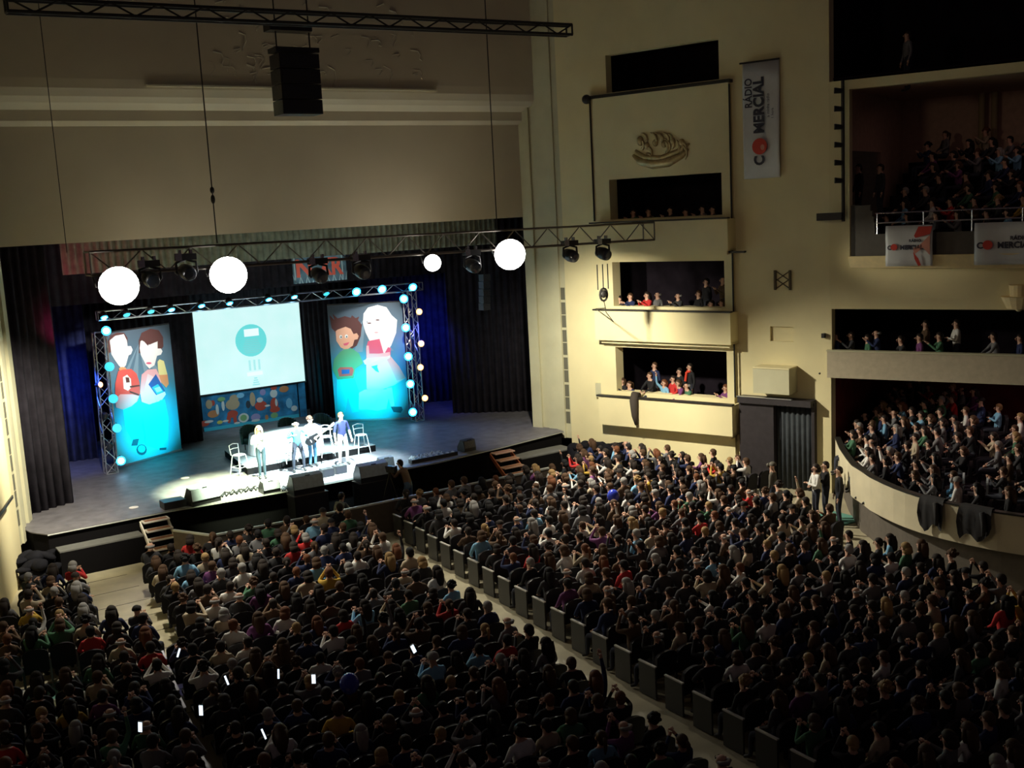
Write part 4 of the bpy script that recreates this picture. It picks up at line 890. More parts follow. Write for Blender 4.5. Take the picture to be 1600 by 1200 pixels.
# ------------------------------------------------------------------ people
def skin_body(J, E, name, sub=1):
    """J: name->(pos, radius(x,y)); E: edges. one continuous skinned surface"""
    names = list(J); idx = {n: i for i, n in enumerate(names)}
    me = bpy.data.meshes.new(name); me.from_pydata([J[n][0] for n in names], [(idx[a], idx[b]) for a, b in E], [])
    o = bpy.data.objects.new(name, me); COL.objects.link(o)
    o.modifiers.new('k', 'SKIN')
    for i, n in enumerate(names):
        r = J[n][1]; sv = me.skin_vertices[0].data[i]; sv.radius = (r, r) if not isinstance(r, tuple) else r; sv.use_root = (n == 'pelvis')
    if sub: o.modifiers.new('s', 'SUBSURF').levels = sub
    r = bpy.data.meshes.new_from_object(o.evaluated_get(bpy.context.evaluated_depsgraph_get()))
    COL.objects.unlink(o); bpy.data.objects.remove(o); bpy.data.meshes.remove(me)
    return r
def person_mesh(pose, fingers=True, sub=1, mats=None, sleeves=True, skirt=False):
    """pose gives joint positions; faces +Y. returns mesh with slots: skin, cloth, legs, shoe, lips, eyes"""
    p = {k: Vector(v) for k, v in pose.items()}
    J = {}; E = []
    def j(n, pos, r): J[n] = (Vector(pos), r)
    pel, ch, nk, hd = p['pelvis'], p['chest'], p['neck'], p['head']
    j('pelvis', pel, .135); j('belly', pel.lerp(ch, .45), .125); j('chest', ch, (.15, .125)); j('neck', nk, .058)
    hv = (hd-nk).normalized()
    j('jaw', nk.lerp(hd, .55)+Vector((0, .012, 0)), .07); j('skull', hd, .088); j('crown', hd+hv*.07, .066)
    E += [('pelvis', 'belly'), ('belly', 'chest'), ('chest', 'neck'), ('neck', 'jaw'), ('jaw', 'skull'), ('skull', 'crown')]
    for s in 'LR':
        j('sh'+s, p['sh'+s], .062); j('el'+s, p['el'+s], .046); j('wr'+s, p['wr'+s], .030); j('ha'+s, p['ha'+s], (.040, .026))
        E += [('chest', 'sh'+s), ('sh'+s, 'el'+s), ('el'+s, 'wr'+s), ('wr'+s, 'ha'+s)]
        j('hip'+s, p['hip'+s], .092); j('kn'+s, p['kn'+s], .062); j('an'+s, p['an'+s], .042); j('to'+s, p['to'+s], .038)
        E += [('pelvis', 'hip'+s), ('hip'+s, 'kn'+s), ('kn'+s, 'an'+s), ('an'+s, 'to'+s)]
    me = skin_body(J, E, 'body', sub)
    reg = {'skull': 0, 'crown': 0, 'jaw': 0, 'haL': 0, 'haR': 0, 'wrL': 1 if sleeves else 0, 'wrR': 1 if sleeves else 0, 'toL': 3, 'toR': 3}
    segs = []
    for a, b in E:
        segs.append((J[a][0], J[b][0], a, b))
    for mm in (mats or (SKIN, CLOTH, TROU, SHOE)): me.materials.append(mm)
    me.materials.append(LIP); me.materials.append(EYE)
    for f in me.polygons:
        c = f.center; best = None
        for a, b, na, nb in segs:
            ab = b-a; t = max(0, min(1, (c-a).dot(ab)/ab.length_squared)); d = (c-(a+ab*t)).length
            if best is None or d < best[0]: best = (d, na, nb, t)
        _, na, nb, t = best; k = 1
        if nb in ('jaw', 'skull', 'crown'): k = 0
        elif nb == 'neck': k = 0 if t > .82 else 1
        elif nb in ('haL', 'haR'): k = 0
        elif nb in ('wrL', 'wrR'): k = 1 if (sleeves or t < .1) else 0
        elif nb[:2] in ('kn',): k = 2
        elif nb[:2] == 'hi': k = 2 if t > .3 else 1
        elif nb[:2] == 'an': k = 2
        elif nb[:2] == 'to': k = 3
        f.material_index = k; f.use_smooth = True
    # face, ears, fingers as further geometry of the same mesh
    mb = MB(); fy = Vector((0, 1, 0))
    for s in (-1, 1):
        mb.ell(hd+Vector((s*.033, .088, .0)), .014, .010, .011, EYE, 8, 5)
        mb.ell(hd+Vector((s*.090, .0, -.005)), .014, .022, .032, SKIN, 8, 6)
        mb.tube([hd+Vector((s*.05, .086, .026)), hd+Vector((s*.02, .094, .028))], .005, EYE, 4)
    mb.tube([hd+Vector((0, .085, .012)), hd+Vector((0, .112, -.03)), hd+Vector((0, .09, -.038))], [.008, .017, .012], SKIN, 6)
    mb.tube([hd+Vector((-.024, .086, -.062)), hd+Vector((0, .094, -.064)), hd+Vector((.024, .086, -.062))], [.004, .009, .004], LIP, 6)
    if fingers:
        for s in 'LR':
            h = p['ha'+s]; d = (h-p['wr'+s]).normalized(); sx = -1 if s == 'L' else 1
            side = d.cross(Vector((0, 0, 1))); side = side.normalized() if side.length > .2 else Vector((1, 0, 0)); nrm = side.cross(d).normalized()
            for q in range(4):
                L = (.062, .075, .070, .055)[q]; b = h+side*(-.027+.018*q)+d*.012
                mb.tube([b, b+d*L*.55-nrm*.004, b+d*L-nrm*.022], [.0095, .009, .006], SKIN, 5)
            b = h-side*.03*(1)-d*.03; mb.tube([b, b-side*.022+d*.025, b-side*.024+d*.055], [.011, .010, .007], SKIN, 5)
    if skirt:
        mb.tube([pel+Vector((0, 0, .05)), pel+Vector((0, 0, -.2)), pel+Vector((0, 0, -.42))], [.15, .2, .25], CLOTH, 14, False)
    m2 = mb.mesh('x', True)
    bm = bmesh.new(); bm.from_mesh(me); remap = {}
    for i, mm in enumerate(m2.materials):
        k = [a.name for a in me.materials].index(mm.name) if mm.name in [a.name for a in me.materials] else None
        if k is None: me.materials.append(mm); k = len(me.materials)-1
        remap[i] = k
    nv = len(bm.verts)
    vv = [bm.verts.new(v.co) for v in m2.vertices]
    for f in m2.polygons:
        try: nf = bm.faces.new([vv[i] for i in f.vertices]); nf.material_index = remap[f.material_index]; nf.smooth = True
        except ValueError: pass
    bm.to_mesh(me); bm.free(); bpy.data.meshes.remove(m2)
    return me
def hair_mesh(hd, style):
    mb = MB(); hd = Vector(hd); TM = Matrix.Rotation(math.radians(38), 3, 'X'); c = hd+Vector((0, -.024, .020))
    if style == 'short':
        mb.ell(c, .098, .110, .105, HAIRM, 14, 8, v1=.56, mtx=TM); mb.ell(c+Vector((0, -.055, -.05)), .082, .052, .075, HAIRM, 10, 6)
    elif style == 'long':
        mb.ell(c, .104, .114, .108, HAIRM, 14, 8, v1=.57, mtx=TM)
        mb.tube([c+Vector((0, -.05, .02)), c+Vector((0, -.075, -.12)), c+Vector((0, -.10, -.26)), c+Vector((0, -.12, -.34))], [.095, .105, .085, .045], HAIRM, 12)
        for s in (-1, 1): mb.tube([c+Vector((s*.085, .0, .02)), c+Vector((s*.10, -.01, -.12)), c+Vector((s*.09, -.04, -.24))], [.03, .038, .02], HAIRM, 8)
    elif style == 'bob':
        mb.ell(c, .108, .116, .108, HAIRM, 14, 8, v1=.57, mtx=TM)
        mb.tube([c+Vector((0, -.03, .0)), c+Vector((0, -.05, -.12)), c+Vector((0, -.05, -.15))], [.10, .108, .07], HAIRM, 12)
    elif style == 'tail':
        mb.ell(c, .099, .111, .105, HAIRM, 14, 8, v1=.56, mtx=TM); mb.ell(c+Vector((0, -.055, -.05)), .08, .05, .07, HAIRM, 10, 6)
        mb.tube([c+Vector((0, -.11, .03)), c+Vector((0, -.16, -.02)), c+Vector((0, -.15, -.16)), c+Vector((0, -.13, -.24))], [.03, .038, .03, .012], HAIRM, 8)
    elif style == 'curly':
        rr = random.Random(5)
        mb.ell(c, .105, .115, .11, HAIRM, 12, 8, v1=.56, mtx=TM)
        for k in range(22):
            a = rr.uniform(0, 6.28); t = rr.uniform(0, 1.5); p = Vector((math.sin(t)*math.cos(a)*.10, math.sin(t)*math.sin(a)*.11-.02, math.cos(t)*.10)); mb.ell(c+p, .035, .035, .035, HAIRM, 6, 4)
    elif style == 'fringe':   # balding: band round the back
        mb.tube([c+Vector((-.088, .02, -.03)), c+Vector((-.085, -.06, -.03)), c+Vector((0, -.108, -.03)), c+Vector((.085, -.06, -.03)), c+Vector((.088, .02, -.03))], [.02, .035, .042, .035, .02], HAIRM, 8)
    elif style == 'cap':
        mb.ell(c+Vector((0, 0, .005)), .104, .114, .105, HAIRM, 14, 8, v1=.52); mb.tube([c+Vector((0, .09, .0)), c+Vector((0, .17, -.012))], [.075, .05], HAIRM, 10)
    return mb.mesh('hair', True)
def seated(lean=0, el=((-.27, .02, .80), (.27, .02, .80)), wr=((-.14, .26, .66), (.14, .26, .66)), tilt=0, turn=0):
    P = dict(pelvis=(0, 0, .50), chest=(0, lean*.6-.02, .92), neck=(0, lean, 1.08), head=(tilt, lean+.02, 1.215),
             shL=(-.17, lean*.8-.01, 1.0), shR=(.17, lean*.8-.01, 1.0), elL=el[0], elR=el[1], wrL=wr[0], wrR=wr[1],
             hipL=(-.10, .04, .50), hipR=(.10, .04, .50), knL=(-.13, .44, .52), knR=(.13, .44, .52), anL=(-.13, .46, .10), anR=(.13, .46, .10), toL=(-.14, .60, .045), toR=(.14, .60, .045))
    for s in 'LR':
        e = Vector(P['el'+s]); w = Vector(P['wr'+s]); P['ha'+s] = w+(w-e).normalized()*.075
    return P
def standing(el=((-.26, .0, 1.12), (.26, .0, 1.12)), wr=((-.26, .08, .88), (.26, .08, .88)), lean=0, spread=.10, sc=1.0, knee=0.0, hang=None):
    P = dict(pelvis=(0, 0, .96), chest=(0, lean*.5, 1.32), neck=(0, lean*.9, 1.49), head=(0, lean+.02, 1.63),
             shL=(-.185, lean*.7, 1.42), shR=(.185, lean*.7, 1.42), elL=el[0], elR=el[1], wrL=wr[0], wrR=wr[1],
             hipL=(-.095, 0, .93), hipR=(.095, 0, .93), knL=(-spread, .03+knee, .52), knR=(spread, .03, .52), anL=(-spread-.01, -.02+knee*.4, .09), anR=(spread+.01, -.02, .09), toL=(-spread-.02, .14+knee*.4, .04), toR=(spread+.02, .14, .04))
    for s in 'LR':
        e = Vector(P['el'+s]); w = Vector(P['wr'+s]); P['ha'+s] = w+(w-e).normalized()*.075
    return {k: tuple(Vector(v)*sc) for k, v in P.items()}
POSES = {
 'rest': seated(), 'lean': seated(.10, ((-.25, .22, .80), (.25, .22, .80)), ((-.12, .42, .68), (.12, .42, .68))),
 'clap': seated(.0, ((-.25, .14, .82), (.25, .14, .82)), ((-.07, .32, 1.0), (.07, .32, 1.0))),
 'claphigh': seated(.0, ((-.24, .20, .98), (.24, .20, .98)), ((-.06, .26, 1.22), (.06, .26, 1.22))),
 'armup': seated(.0, ((-.27, .02, .80), (.25, .14, 1.18)), ((-.14, .26, .66), (.22, .18, 1.45))),
 'tilt': seated(.02, tilt=.04), 'phone': seated(.0, ((-.25, .16, .92), (.25, .16, .92)), ((-.06, .34, 1.12), (.06, .34, 1.12))),
 'folded': seated(-.03, ((-.26, .10, .82), (.26, .10, .82)), ((.08, .22, .86), (-.08, .24, .82)))}
HSTY = ['short', 'long', 'bob', 'tail', 'curly', 'fringe', 'cap']
BODY = {k: person_mesh(v) for k, v in POSES.items()}
HEADP = {k: v['head'] for k, v in POSES.items()}
HAIR = {}
def hair(hd, st):
    k = (tuple(round(c, 3) for c in hd), st)
    if k not in HAIR: HAIR[k] = hair_mesh(hd, st)
    return HAIR[k]
STAND = {'stand': standing(), 'standfold': standing(((-.26, .08, 1.14), (.26, .08, 1.14)), ((.06, .22, 1.18), (-.06, .24, 1.14))), 'standclap': standing(((-.25, .12, 1.14), (.25, .12, 1.14)), ((-.06, .30, 1.34), (.06, .30, 1.34)))}
for k, v in STAND.items(): POSES[k] = v; BODY[k] = person_mesh(v); HEADP[k] = v['head']
HC = [('dark-haired', (.022, .015, .012)), ('brown-haired', (.07, .036, .018)), ('black-haired', (.010, .009, .010)), ('fair-haired', (.30, .19, .08)), ('grey-haired', (.26, .25, .24)), ('auburn-haired', (.14, .05, .02))]
HW = [34, 28, 22, 7, 6, 5]
CC = [('black', (.015, .015, .018)), ('charcoal', (.04, .04, .045)), ('navy', (.02, .03, .09)), ('grey', (.16, .16, .17)), ('brown', (.10, .06, .035)), ('white', (.72, .71, .68)), ('red', (.50, .03, .03)), ('pale-blue', (.20, .42, .62)), ('green', (.06, .16, .09)), ('beige', (.42, .35, .25)), ('purple', (.16, .05, .16)), ('mustard', (.50, .32, .05))]
CWt = [27, 18, 13, 11, 7, 10, 4, 3, 3, 6, 3, 1]
def person(loc, rz, pose, st, hc, cc, label, group, sc=1.0, parent=None):
    o = bpy.data.objects.new('person', BODY[pose]); COL.objects.link(o); o.location = loc; o.rotation_euler = (0, 0, rz); o.scale = (sc, sc, sc)
    o.color = (*cc, 1); tag(o, label, 'person', group)
    h = bpy.data.objects.new('cap' if st == 'cap' else 'hair', hair(HEADP[pose], st)); COL.objects.link(h); h.parent = o; h.color = (*hc, 1)
    return o
def yaw_to(p, q): return math.atan2(q[1]-p[1], q[0]-p[0])-math.pi/2

# ------------------------------------------------------------------ audience on the floor
def la(Y): return 5.95+.16*(Y-27.0)
def ca(Y): return 12.78+.105*(Y-20.2)
def wl(Y): return 4.64-.3303*(32.18-Y)+.25
def xr(Y):
    if Y > 22.9: return 23.66+.3303*(32.18-Y)-.95
    if Y > 19.9: return 23.2
    if Y > 18.5: return 22.6
    return 21.6
SEATSP = []
for j in range(26):
    Y = 28.15-.85*j
    if Y < 8.3: break
    segs = [('left side block', wl(Y), la(Y)-(.66 if Y > 24.2 else -.42)), ('middle block', la(Y)+(.60 if Y > 24.2 else .46), ca(Y)-.92), ('right block', ca(Y)+.62, xr(Y))]
    for nm, a, b in segs:
        n = int((b-a)/.535)
        if n < 1: continue
        for i in range(n):
            if nm == 'right block': x = a+.27+i*.535; si = i
            elif nm == 'middle block': x = b-.27-i*.535; si = i
            else: x = b-.27-i*.535; si = i
            if 2.7 < x < 4.2 and 22.0 < Y < 23.7: continue
            if 23.4 < x and Y < 22: continue
            if x > 23.0 and Y < 23.8: continue
            q = pr((x, Y, 1.2))
            if q[2] < 2 or q[0] < -40 or q[0] > 1640 or q[1] > 1290: continue
            SEATSP.append((q[2], x, Y, nm, j, si))
for x, Y in ((21.9, 29.0), (22.5, 29.0), (23.1, 29.0), (23.6, 29.0), (22.2, 29.8), (22.8, 29.8)):
    SEATSP.append((pr((x, Y, 1.2))[2], x, Y, 'front corner by the right wall', int((29.8-Y)/.8), int(round((x-21.9)/.6))))
SEATSP.sort()
print('SEATS', len(SEATSP))
# theatre seat
def seat_parts():
    d = {}
    mb = MB(); prof = []
    n = 9
    for i in range(n+1):
        a = math.pi*i/n; prof.append((-.24*math.cos(a), .80+.12*math.sin(a)))
    pts = [(-.24, .42)]+prof+[(.24, .42)]
    mb.prism([(x, -.20-.10*(z-.42), z) for x, z in pts], (0, .07, 0), SEATF); d['backrest'] = mb.mesh('backrest')
    mb = MB(); mb.prism([(x*1.04, -.215-.10*(z-.42), z+.01) for x, z in pts], (0, .016, 0), SEATS_); d['back_shell'] = mb.mesh('back_shell')
    mb = MB(); mb.abox(-.23, .23, -.18, .26, .38, .46, SEATF); d['seat'] = mb.mesh('seat')
    mb = MB(); mb.abox(-.02, .02, -.22, .22, .60, .63, ARMR); mb.abox(-.018, .018, -.20, -.14, 0, .60, SEATS_); mb.abox(-.018, .018, .08, .16, 0, .60, SEATS_); d['armrest'] = mb.mesh('armrest')
    mb = MB(); mb.abox(-.02, .02, -.24, .24, .02, .66, SEATEND); mb.abox(-.025, .025, -.25, .25, .66, .685, ARMR); d['end_panel'] = mb.mesh('end_panel')
    return d
SP = seat_parts()
ON = ['first', 'second', 'third', 'fourth', 'fifth', 'sixth', 'seventh', 'eighth', 'ninth', 'tenth', 'eleventh', 'twelfth', '13th', '14th', '15th', '16th', '17th', '18th', '19th', '20th', '21st', '22nd', '23rd', '24th', '25th', '26th', '27th', '28th']
def where(nm, j, si):
    if nm.startswith('front corner'): return '%s seat, %s row, front corner by the right wall' % (ON[si], ON[j])
    sd = {'left side block': 'in left side block', 'middle block': 'left of the centre aisle', 'right block': 'right of the centre aisle'}[nm]
    return '%s row, %s seat %s' % (ON[j], ON[si], sd)
indiv = set(range(0, 170))
aisle = [i for i, s in enumerate(SEATSP) if s[3] == 'right block' and s[5] == 0 and i >= 292]
seat_ind = set(range(0, 284))|set(aisle)
# mixed crowd (beyond the nearest ones): joined data
sv, sf, scol = [], [], []; cv, cf, ccol = [], [], []
def dump(me, M, colf, V, Fc, C):
    b = len(V); V += [M @ v.co for v in me.vertices]
    for f in me.polygons: Fc.append([b+i for i in f.vertices]); C.append(colf(f.material_index))
LOWP = {}
for k in list(POSES):
    if k.startswith('stand'): continue
    src = BODY[k]; o = bpy.data.objects.new('t', src); COL.objects.link(o); dm = o.modifiers.new('d', 'DECIMATE'); dm.ratio = .42
    LOWP[k] = bpy.data.meshes.new_from_object(o.evaluated_get(bpy.context.evaluated_depsgraph_get())); COL.objects.unlink(o); bpy.data.objects.remove(o)
LOWH = {}
def lowhair(hd, st):
    k = (tuple(round(c, 3) for c in hd), st)
    if k not in LOWH:
        o = bpy.data.objects.new('t', hair(hd, st)); COL.objects.link(o); dm = o.modifiers.new('d', 'DECIMATE'); dm.ratio = .5
        LOWH[k] = bpy.data.meshes.new_from_object(o.evaluated_get(bpy.context.evaluated_depsgraph_get())); COL.objects.unlink(o); bpy.data.objects.remove(o)
    return LOWH[k]
seatcol = {'backrest': (.022, .018, .024), 'back_shell': (.02, .02, .024), 'seat': (.022, .018, .024), 'armrest': (.25, .24, .23)}
PW = [('rest', 34), ('lean', 12), ('clap', 22), ('claphigh', 12), ('armup', 3), ('tilt', 10), ('phone', 3), ('folded', 8)]
used = set()
for i, (dep, x, Y, nm, j, si) in enumerate(SEATSP):
    tgt = (14.2, 34.5); rz = yaw_to((x, Y), tgt)*.55
    # seat
    if i in seat_ind:
        root = empty('theatre_seat', (x, Y, 0), rz*.4, 'dark theatre seat, '+where(nm, j, si), 'seat', 'theatre seats on the main floor')
        for part in ('backrest', 'back_shell', 'seat', 'armrest'):
            o = bpy.data.objects.new(part, SP[part]); COL.objects.link(o); o.parent = root
            if part == 'armrest': o.location = (.27, 0, 0)
        if si == 0:
            o = bpy.data.objects.new('end_panel', SP['end_panel']); COL.objects.link(o); o.parent = root; o.location = (-.285 if nm == 'right block' else .30, 0, 0)
    else:
        M = Matrix.Translation((x, Y, 0)) @ Matrix.Rotation(rz*.4, 4, 'Z')
        for part in ('backrest', 'back_shell', 'seat', 'armrest'):
            MM = M @ Matrix.Translation((.27 if part == 'armrest' else 0, 0, 0)); dump(SP[part], MM, lambda k, c=seatcol[part]: c, cv, cf, ccol)
    if R.random() < .035 and i > 20: continue
    pose = R.choices([p[0] for p in PW], [p[1] for p in PW])[0]
    if dep < 17 and R.random() < .5: pose = 'rest'
    st = R.choices(HSTY, [40, 24, 12, 8, 6, 5, 3])[0]; hn, hc = R.choices(HC, HW)[0]; cn, cc = R.choices(CC, CWt)[0]
    if st == 'fringe': hn, hc = HC[4]
    v = R.uniform(.8, 1.25); cc = tuple(min(.85, c*v) for c in cc); sc = R.uniform(.93, 1.06)
    rzz = rz+R.uniform(-.35, .35); dx, dy = R.uniform(-.04, .04), R.uniform(-.05, .05)
    if i in indiv:
        a = {'short': hn, 'long': 'long '+hn, 'bob': hn, 'tail': 'ponytailed '+hn, 'curly': 'curly '+hn, 'fringe': 'balding', 'cap': 'capped'}[st]
        person((x+dx, Y+dy, 0), rzz, pose, st, hc if st != 'cap' else cc, cc, '%s person in %s, %s' % (a, cn, where(nm, j, si)), 'audience seated on the main floor', sc)
    else:
        M = Matrix.Translation((x+dx, Y+dy, 0)) @ Matrix.Rotation(rzz, 4, 'Z') @ Matrix.Scale(sc, 4)
        tones = [(.60, .36, .26), cc, (.028, .032, .05), (.02, .018, .016), (.4, .1, .09), (.02, .015, .012)]
        dump(LOWP[pose], M, lambda k: tones[min(k, 5)], sv, sf, scol); dump(lowhair(HEADP[pose], st), M, lambda k: hc, sv, sf, scol)
def stuff(name, V, Fc, C, label, cat, m, smooth=True):
    me = bpy.data.meshes.new(name); me.from_pydata(V, [], Fc); a = me.color_attributes.new('col', 'FLOAT_COLOR', 'CORNER')
    arr = []
    for f, c in zip(me.polygons, C):
        arr += [c[0], c[1], c[2], 1.0]*f.loop_total
    a.data.foreach_set('color', arr); me.materials.append(m)
    if smooth: me.polygons.foreach_set('use_smooth', [True]*len(me.polygons))
    o = bpy.data.objects.new(name, me); COL.objects.link(o); return tag(o, label, cat, None, 'stuff')
stuff('seated_crowd', sv, sf, scol, 'dense seated crowd in the rows nearer the stage', 'crowd', CROWD)
stuff('seat_rows', cv, cf, ccol, 'rows of dark theatre seats under the distant crowd', 'seats', CROWD, False)
print('TRIS crowd', len(sf), 'seats', len(cf))
# lit phones held up
for i, (x, y, lb) in enumerate(((314, 1110, 'lit phone screen held at lower left, right of the leftmost one'), (219, 1136, 'lit phone screen, leftmost in the dark audience'), (490, 1061, 'lit phone screen right of the lower left group'), (279, 1020, 'small lit phone near the left aisle'), (354, 1063, 'tiny lit phone in the left middle block'), (435, 1053, 'faint lit phone left of the centre aisle'), (412, 1147, 'faint lit phone low in the middle block'), (646, 1014, 'lit white paper in the middle block'))):
    p = Pz(x, y, 1.32); o = empty('mobile_phone', p, R.uniform(-.3, .3), lb, 'phone', 'glowing phones in the audience')
    s = .04 if i < 3 or i == 7 else .022; o.rotation_euler = (R.uniform(-.5, .1), R.uniform(-.5, .5), R.uniform(-.8, .6))
    mb = MB(); mb.abox(-s, s, 0, .012, -.10, .10, BLKPLASTIC); mb.build('case', o)
    mb = MB(); mb.abox(-s*.85, s*.85, -.003, 0, -.085, .085, mat('lit_phone_screen', (.6, .7, .8), .3, emis=(.72, .86, 1.0), es=1.8)); mb.build('phone_screen', o)
# balloons
for x, y, z, r, lb in ((546, 1068, 1.45, .17, 'shiny blue balloon held in the dark middle block'), (958, 775, 1.35, .17, 'round blue balloon in the bright front right rows')):
    p = Pz(x, y, z); mb = MB(); mb.ell(p, r, r, r*1.12, mat('blue_balloon', (.03, .05, .45), .12), 18, 12); mb.tube([p-Vector((0, 0, r)), p-Vector((0, 0, r+.03))], [.02, .03], mat('blue_balloon'), 8); tag(mb.build('balloon', None, True), lb, 'balloon')

# ------------------------------------------------------------------ people elsewhere
CD = {k: v for k, v in CC}; HD = {k.split('-')[0]: v for k, v in HC}
def at_box(x, y, off, floorz, pose, st, hcn, ccn, label, group, faceto=(14.5, 30)):
    p = Pl(x, y, P1-N1*off, N1); hz = HEADP[pose][2]; z = p.z-hz
    return person((p.x, p.y, z), yaw_to(p, faceto), pose, st, HD[hcn], CD[ccn] if isinstance(ccn, str) else ccn, label, group)
B2 = 'spectators in the middle box'; B1 = 'spectators in the lowest box'; B3 = 'spectators in the upper box'
for x, y, pose, st, h, c, l in (
 (968, 467, 'clap', 'short', 'dark', 'black', 'dark clad person at far left end of the middle box'),
 (985, 463, 'clap', 'short', 'brown', 'navy', 'clapping person in navy, second in the middle box'),
 (1011, 461, 'clap', 'long', 'dark', 'red', 'clapping woman in red in the middle box'),
 (1028, 460, 'rest', 'fringe', 'grey', 'grey', 'balding man in grey beside woman in red, middle box'),
 (1060, 462, 'clap', 'fringe', 'grey', 'charcoal', 'clapping balding man at the centre of middle box'),
 (1092, 459, 'rest', 'short', 'brown', 'black', 'person in black right of centre in middle box'),
 (1116, 474, 'lean', 'short', 'dark', 'charcoal', 'low leaning person near right end of middle box'),
 (1128, 473, 'clap', 'long', 'brown', 'grey', 'clapping person at right end of the middle box')):
    at_box(x, y, -.28, 4.8, pose, st, h, c, l, B2)
at_box(1104, 440, -1.0, 4.8, 'stand', 'short', 'dark', 'black', 'man in black standing back in the middle box', B2)
at_box(1130, 437, -.4, 4.8, 'standclap', 'fringe', 'grey', 'brown', 'older man standing at right edge of the middle box', B2)
for x, y, pose, st, h, c, l in (
 (972, 595, 'clap', 'long', 'brown', 'black', 'long haired person at far left of the lowest box'),
 (987, 600, 'lean', 'tail', 'brown', 'navy', 'leaning person second from left in lowest box'),
 (1019, 586, 'lean', 'short', 'brown', 'black', 'person seated before the tall standing man, lowest box'),
 (1038, 598, 'armup', 'bob', 'auburn', 'pale-blue', 'person in light blue with raised arm, lowest box'),
 (1052, 592, 'rest', 'short', 'dark', 'red', 'child in red at the centre of the lowest box'),
 (1064, 598, 'lean', 'bob', 'brown', 'purple', 'person in purple right of child in red, lowest box'),
 (1077, 602, 'lean', 'fringe', 'grey', 'green', 'balding person in dark green leaning on lowest parapet'),
 (1134, 606, 'clap', 'long', 'auburn', 'purple', 'clapping long haired person alone at right of lowest box')):
    at_box(x, y, -.28, 1.9, pose, st, h, c, l, B1)
at_box(1023, 571, -1.0, 1.9, 'stand', 'short', 'brown', 'navy', 'tall man in navy standing in the lowest box', B1)
at_box(1062, 580, -1.1, 1.9, 'stand', 'short', 'dark', 'black', 'dark clad person standing mid lowest box', B1)
o = at_box(1078, 573, -.8, 1.9, 'stand', 'short', 'dark', 'black', 'man in dark coat and red scarf standing in lowest box', B1)
mb = MB(); h = Vector(HEADP['stand']); mb.tube([h+Vector((-.08, .02, -.15)), h+Vector((0, .11, -.18)), h+Vector((.08, .02, -.15))], .04, mat('red_scarf', (.65, .05, .02), .8), 8); mb.tube([h+Vector((.02, .11, -.18)), h+Vector((.03, .16, -.5))], .045, mat('red_scarf'), 8); mb.build('scarf', o)
for x, y, c, l in ((990, 332, 'green', 'dim person at far left of the upper box'), (1014, 330, 'brown', 'dim person second from left in the upper box'), (1048, 328, 'black', 'dim person at the centre of the upper box'), (1072, 331, 'navy', 'dim person right of centre in the upper box'), (1098, 326, 'grey', 'dim clapping person in grey, upper box right'), (1114, 327, 'charcoal', 'dim person at far right of the upper box')):
    at_box(x, y, -.3, 7.9, 'clap', 'short', 'dark', c, l, B3)
p = SW(3.15, 2.72, .60); mb = MB(); mb.tube([SW(3.15, 2.76, .30), SW(3.12, 2.80, .52), SW(3.15, 2.62, .66), SW(3.17, 2.1, .66), SW(3.22, 1.78, .64)], [.10, .15, .15, .11, .06], mat('dark_coat', (.05, .038, .03), .85), 10)
tag(mb.build('hanging_coat', None, True), 'dark coat hanging over the lowest box parapet', 'coat')
# mid gallery
for x, y, pose, c, l in ((1307, 524, 'rest', 'navy', 'dim person at the left end of the mid gallery'), (1330, 523, 'clap', 'charcoal', 'dim person with folded hands, second in mid gallery'), (1356, 528, 'rest', 'green', 'dim person in dark green, third in mid gallery'), (1370, 520, 'clap', 'navy', 'dim balding person, fourth in mid gallery'), (1413, 530, 'lean', 'charcoal', 'dim leaning person left of the standing pair'), (1437, 527, 'rest', 'purple', 'dim person in striped purple below standing man'), (1468, 525, 'clap', 'green', 'dim clapping person left of the figure in white'), (1558, 525, 'lean', 'grey', 'dim leaning person right part of the mid gallery'), (1594, 528, 'rest', 'navy', 'dim person at the frame edge in mid gallery')):
    q = Pl(x, y, P2+N2*.45, N2); person((q.x, q.y, q.z-HEADP[pose][2]), yaw_to(q, (14.5, 32)), pose, 'short' if x != 1370 else 'fringe', HD['dark'] if x != 1370 else HD['grey'], CD[c], l, 'spectators in the mid gallery')
for x, y, c, l in ((1447, 506, 'brown', 'dim man standing at back of the mid gallery'), (1495, 505, 'white', 'person in white with folded arms standing in mid gallery')):
    q = Pl(x, y, P2+N2*.9, N2); person((q.x, q.y, q.z-HEADP['standfold'][2]), yaw_to(q, (14.5, 32)), 'standfold', 'short', HD['dark'], CD[c], l, 'spectators in the mid gallery')
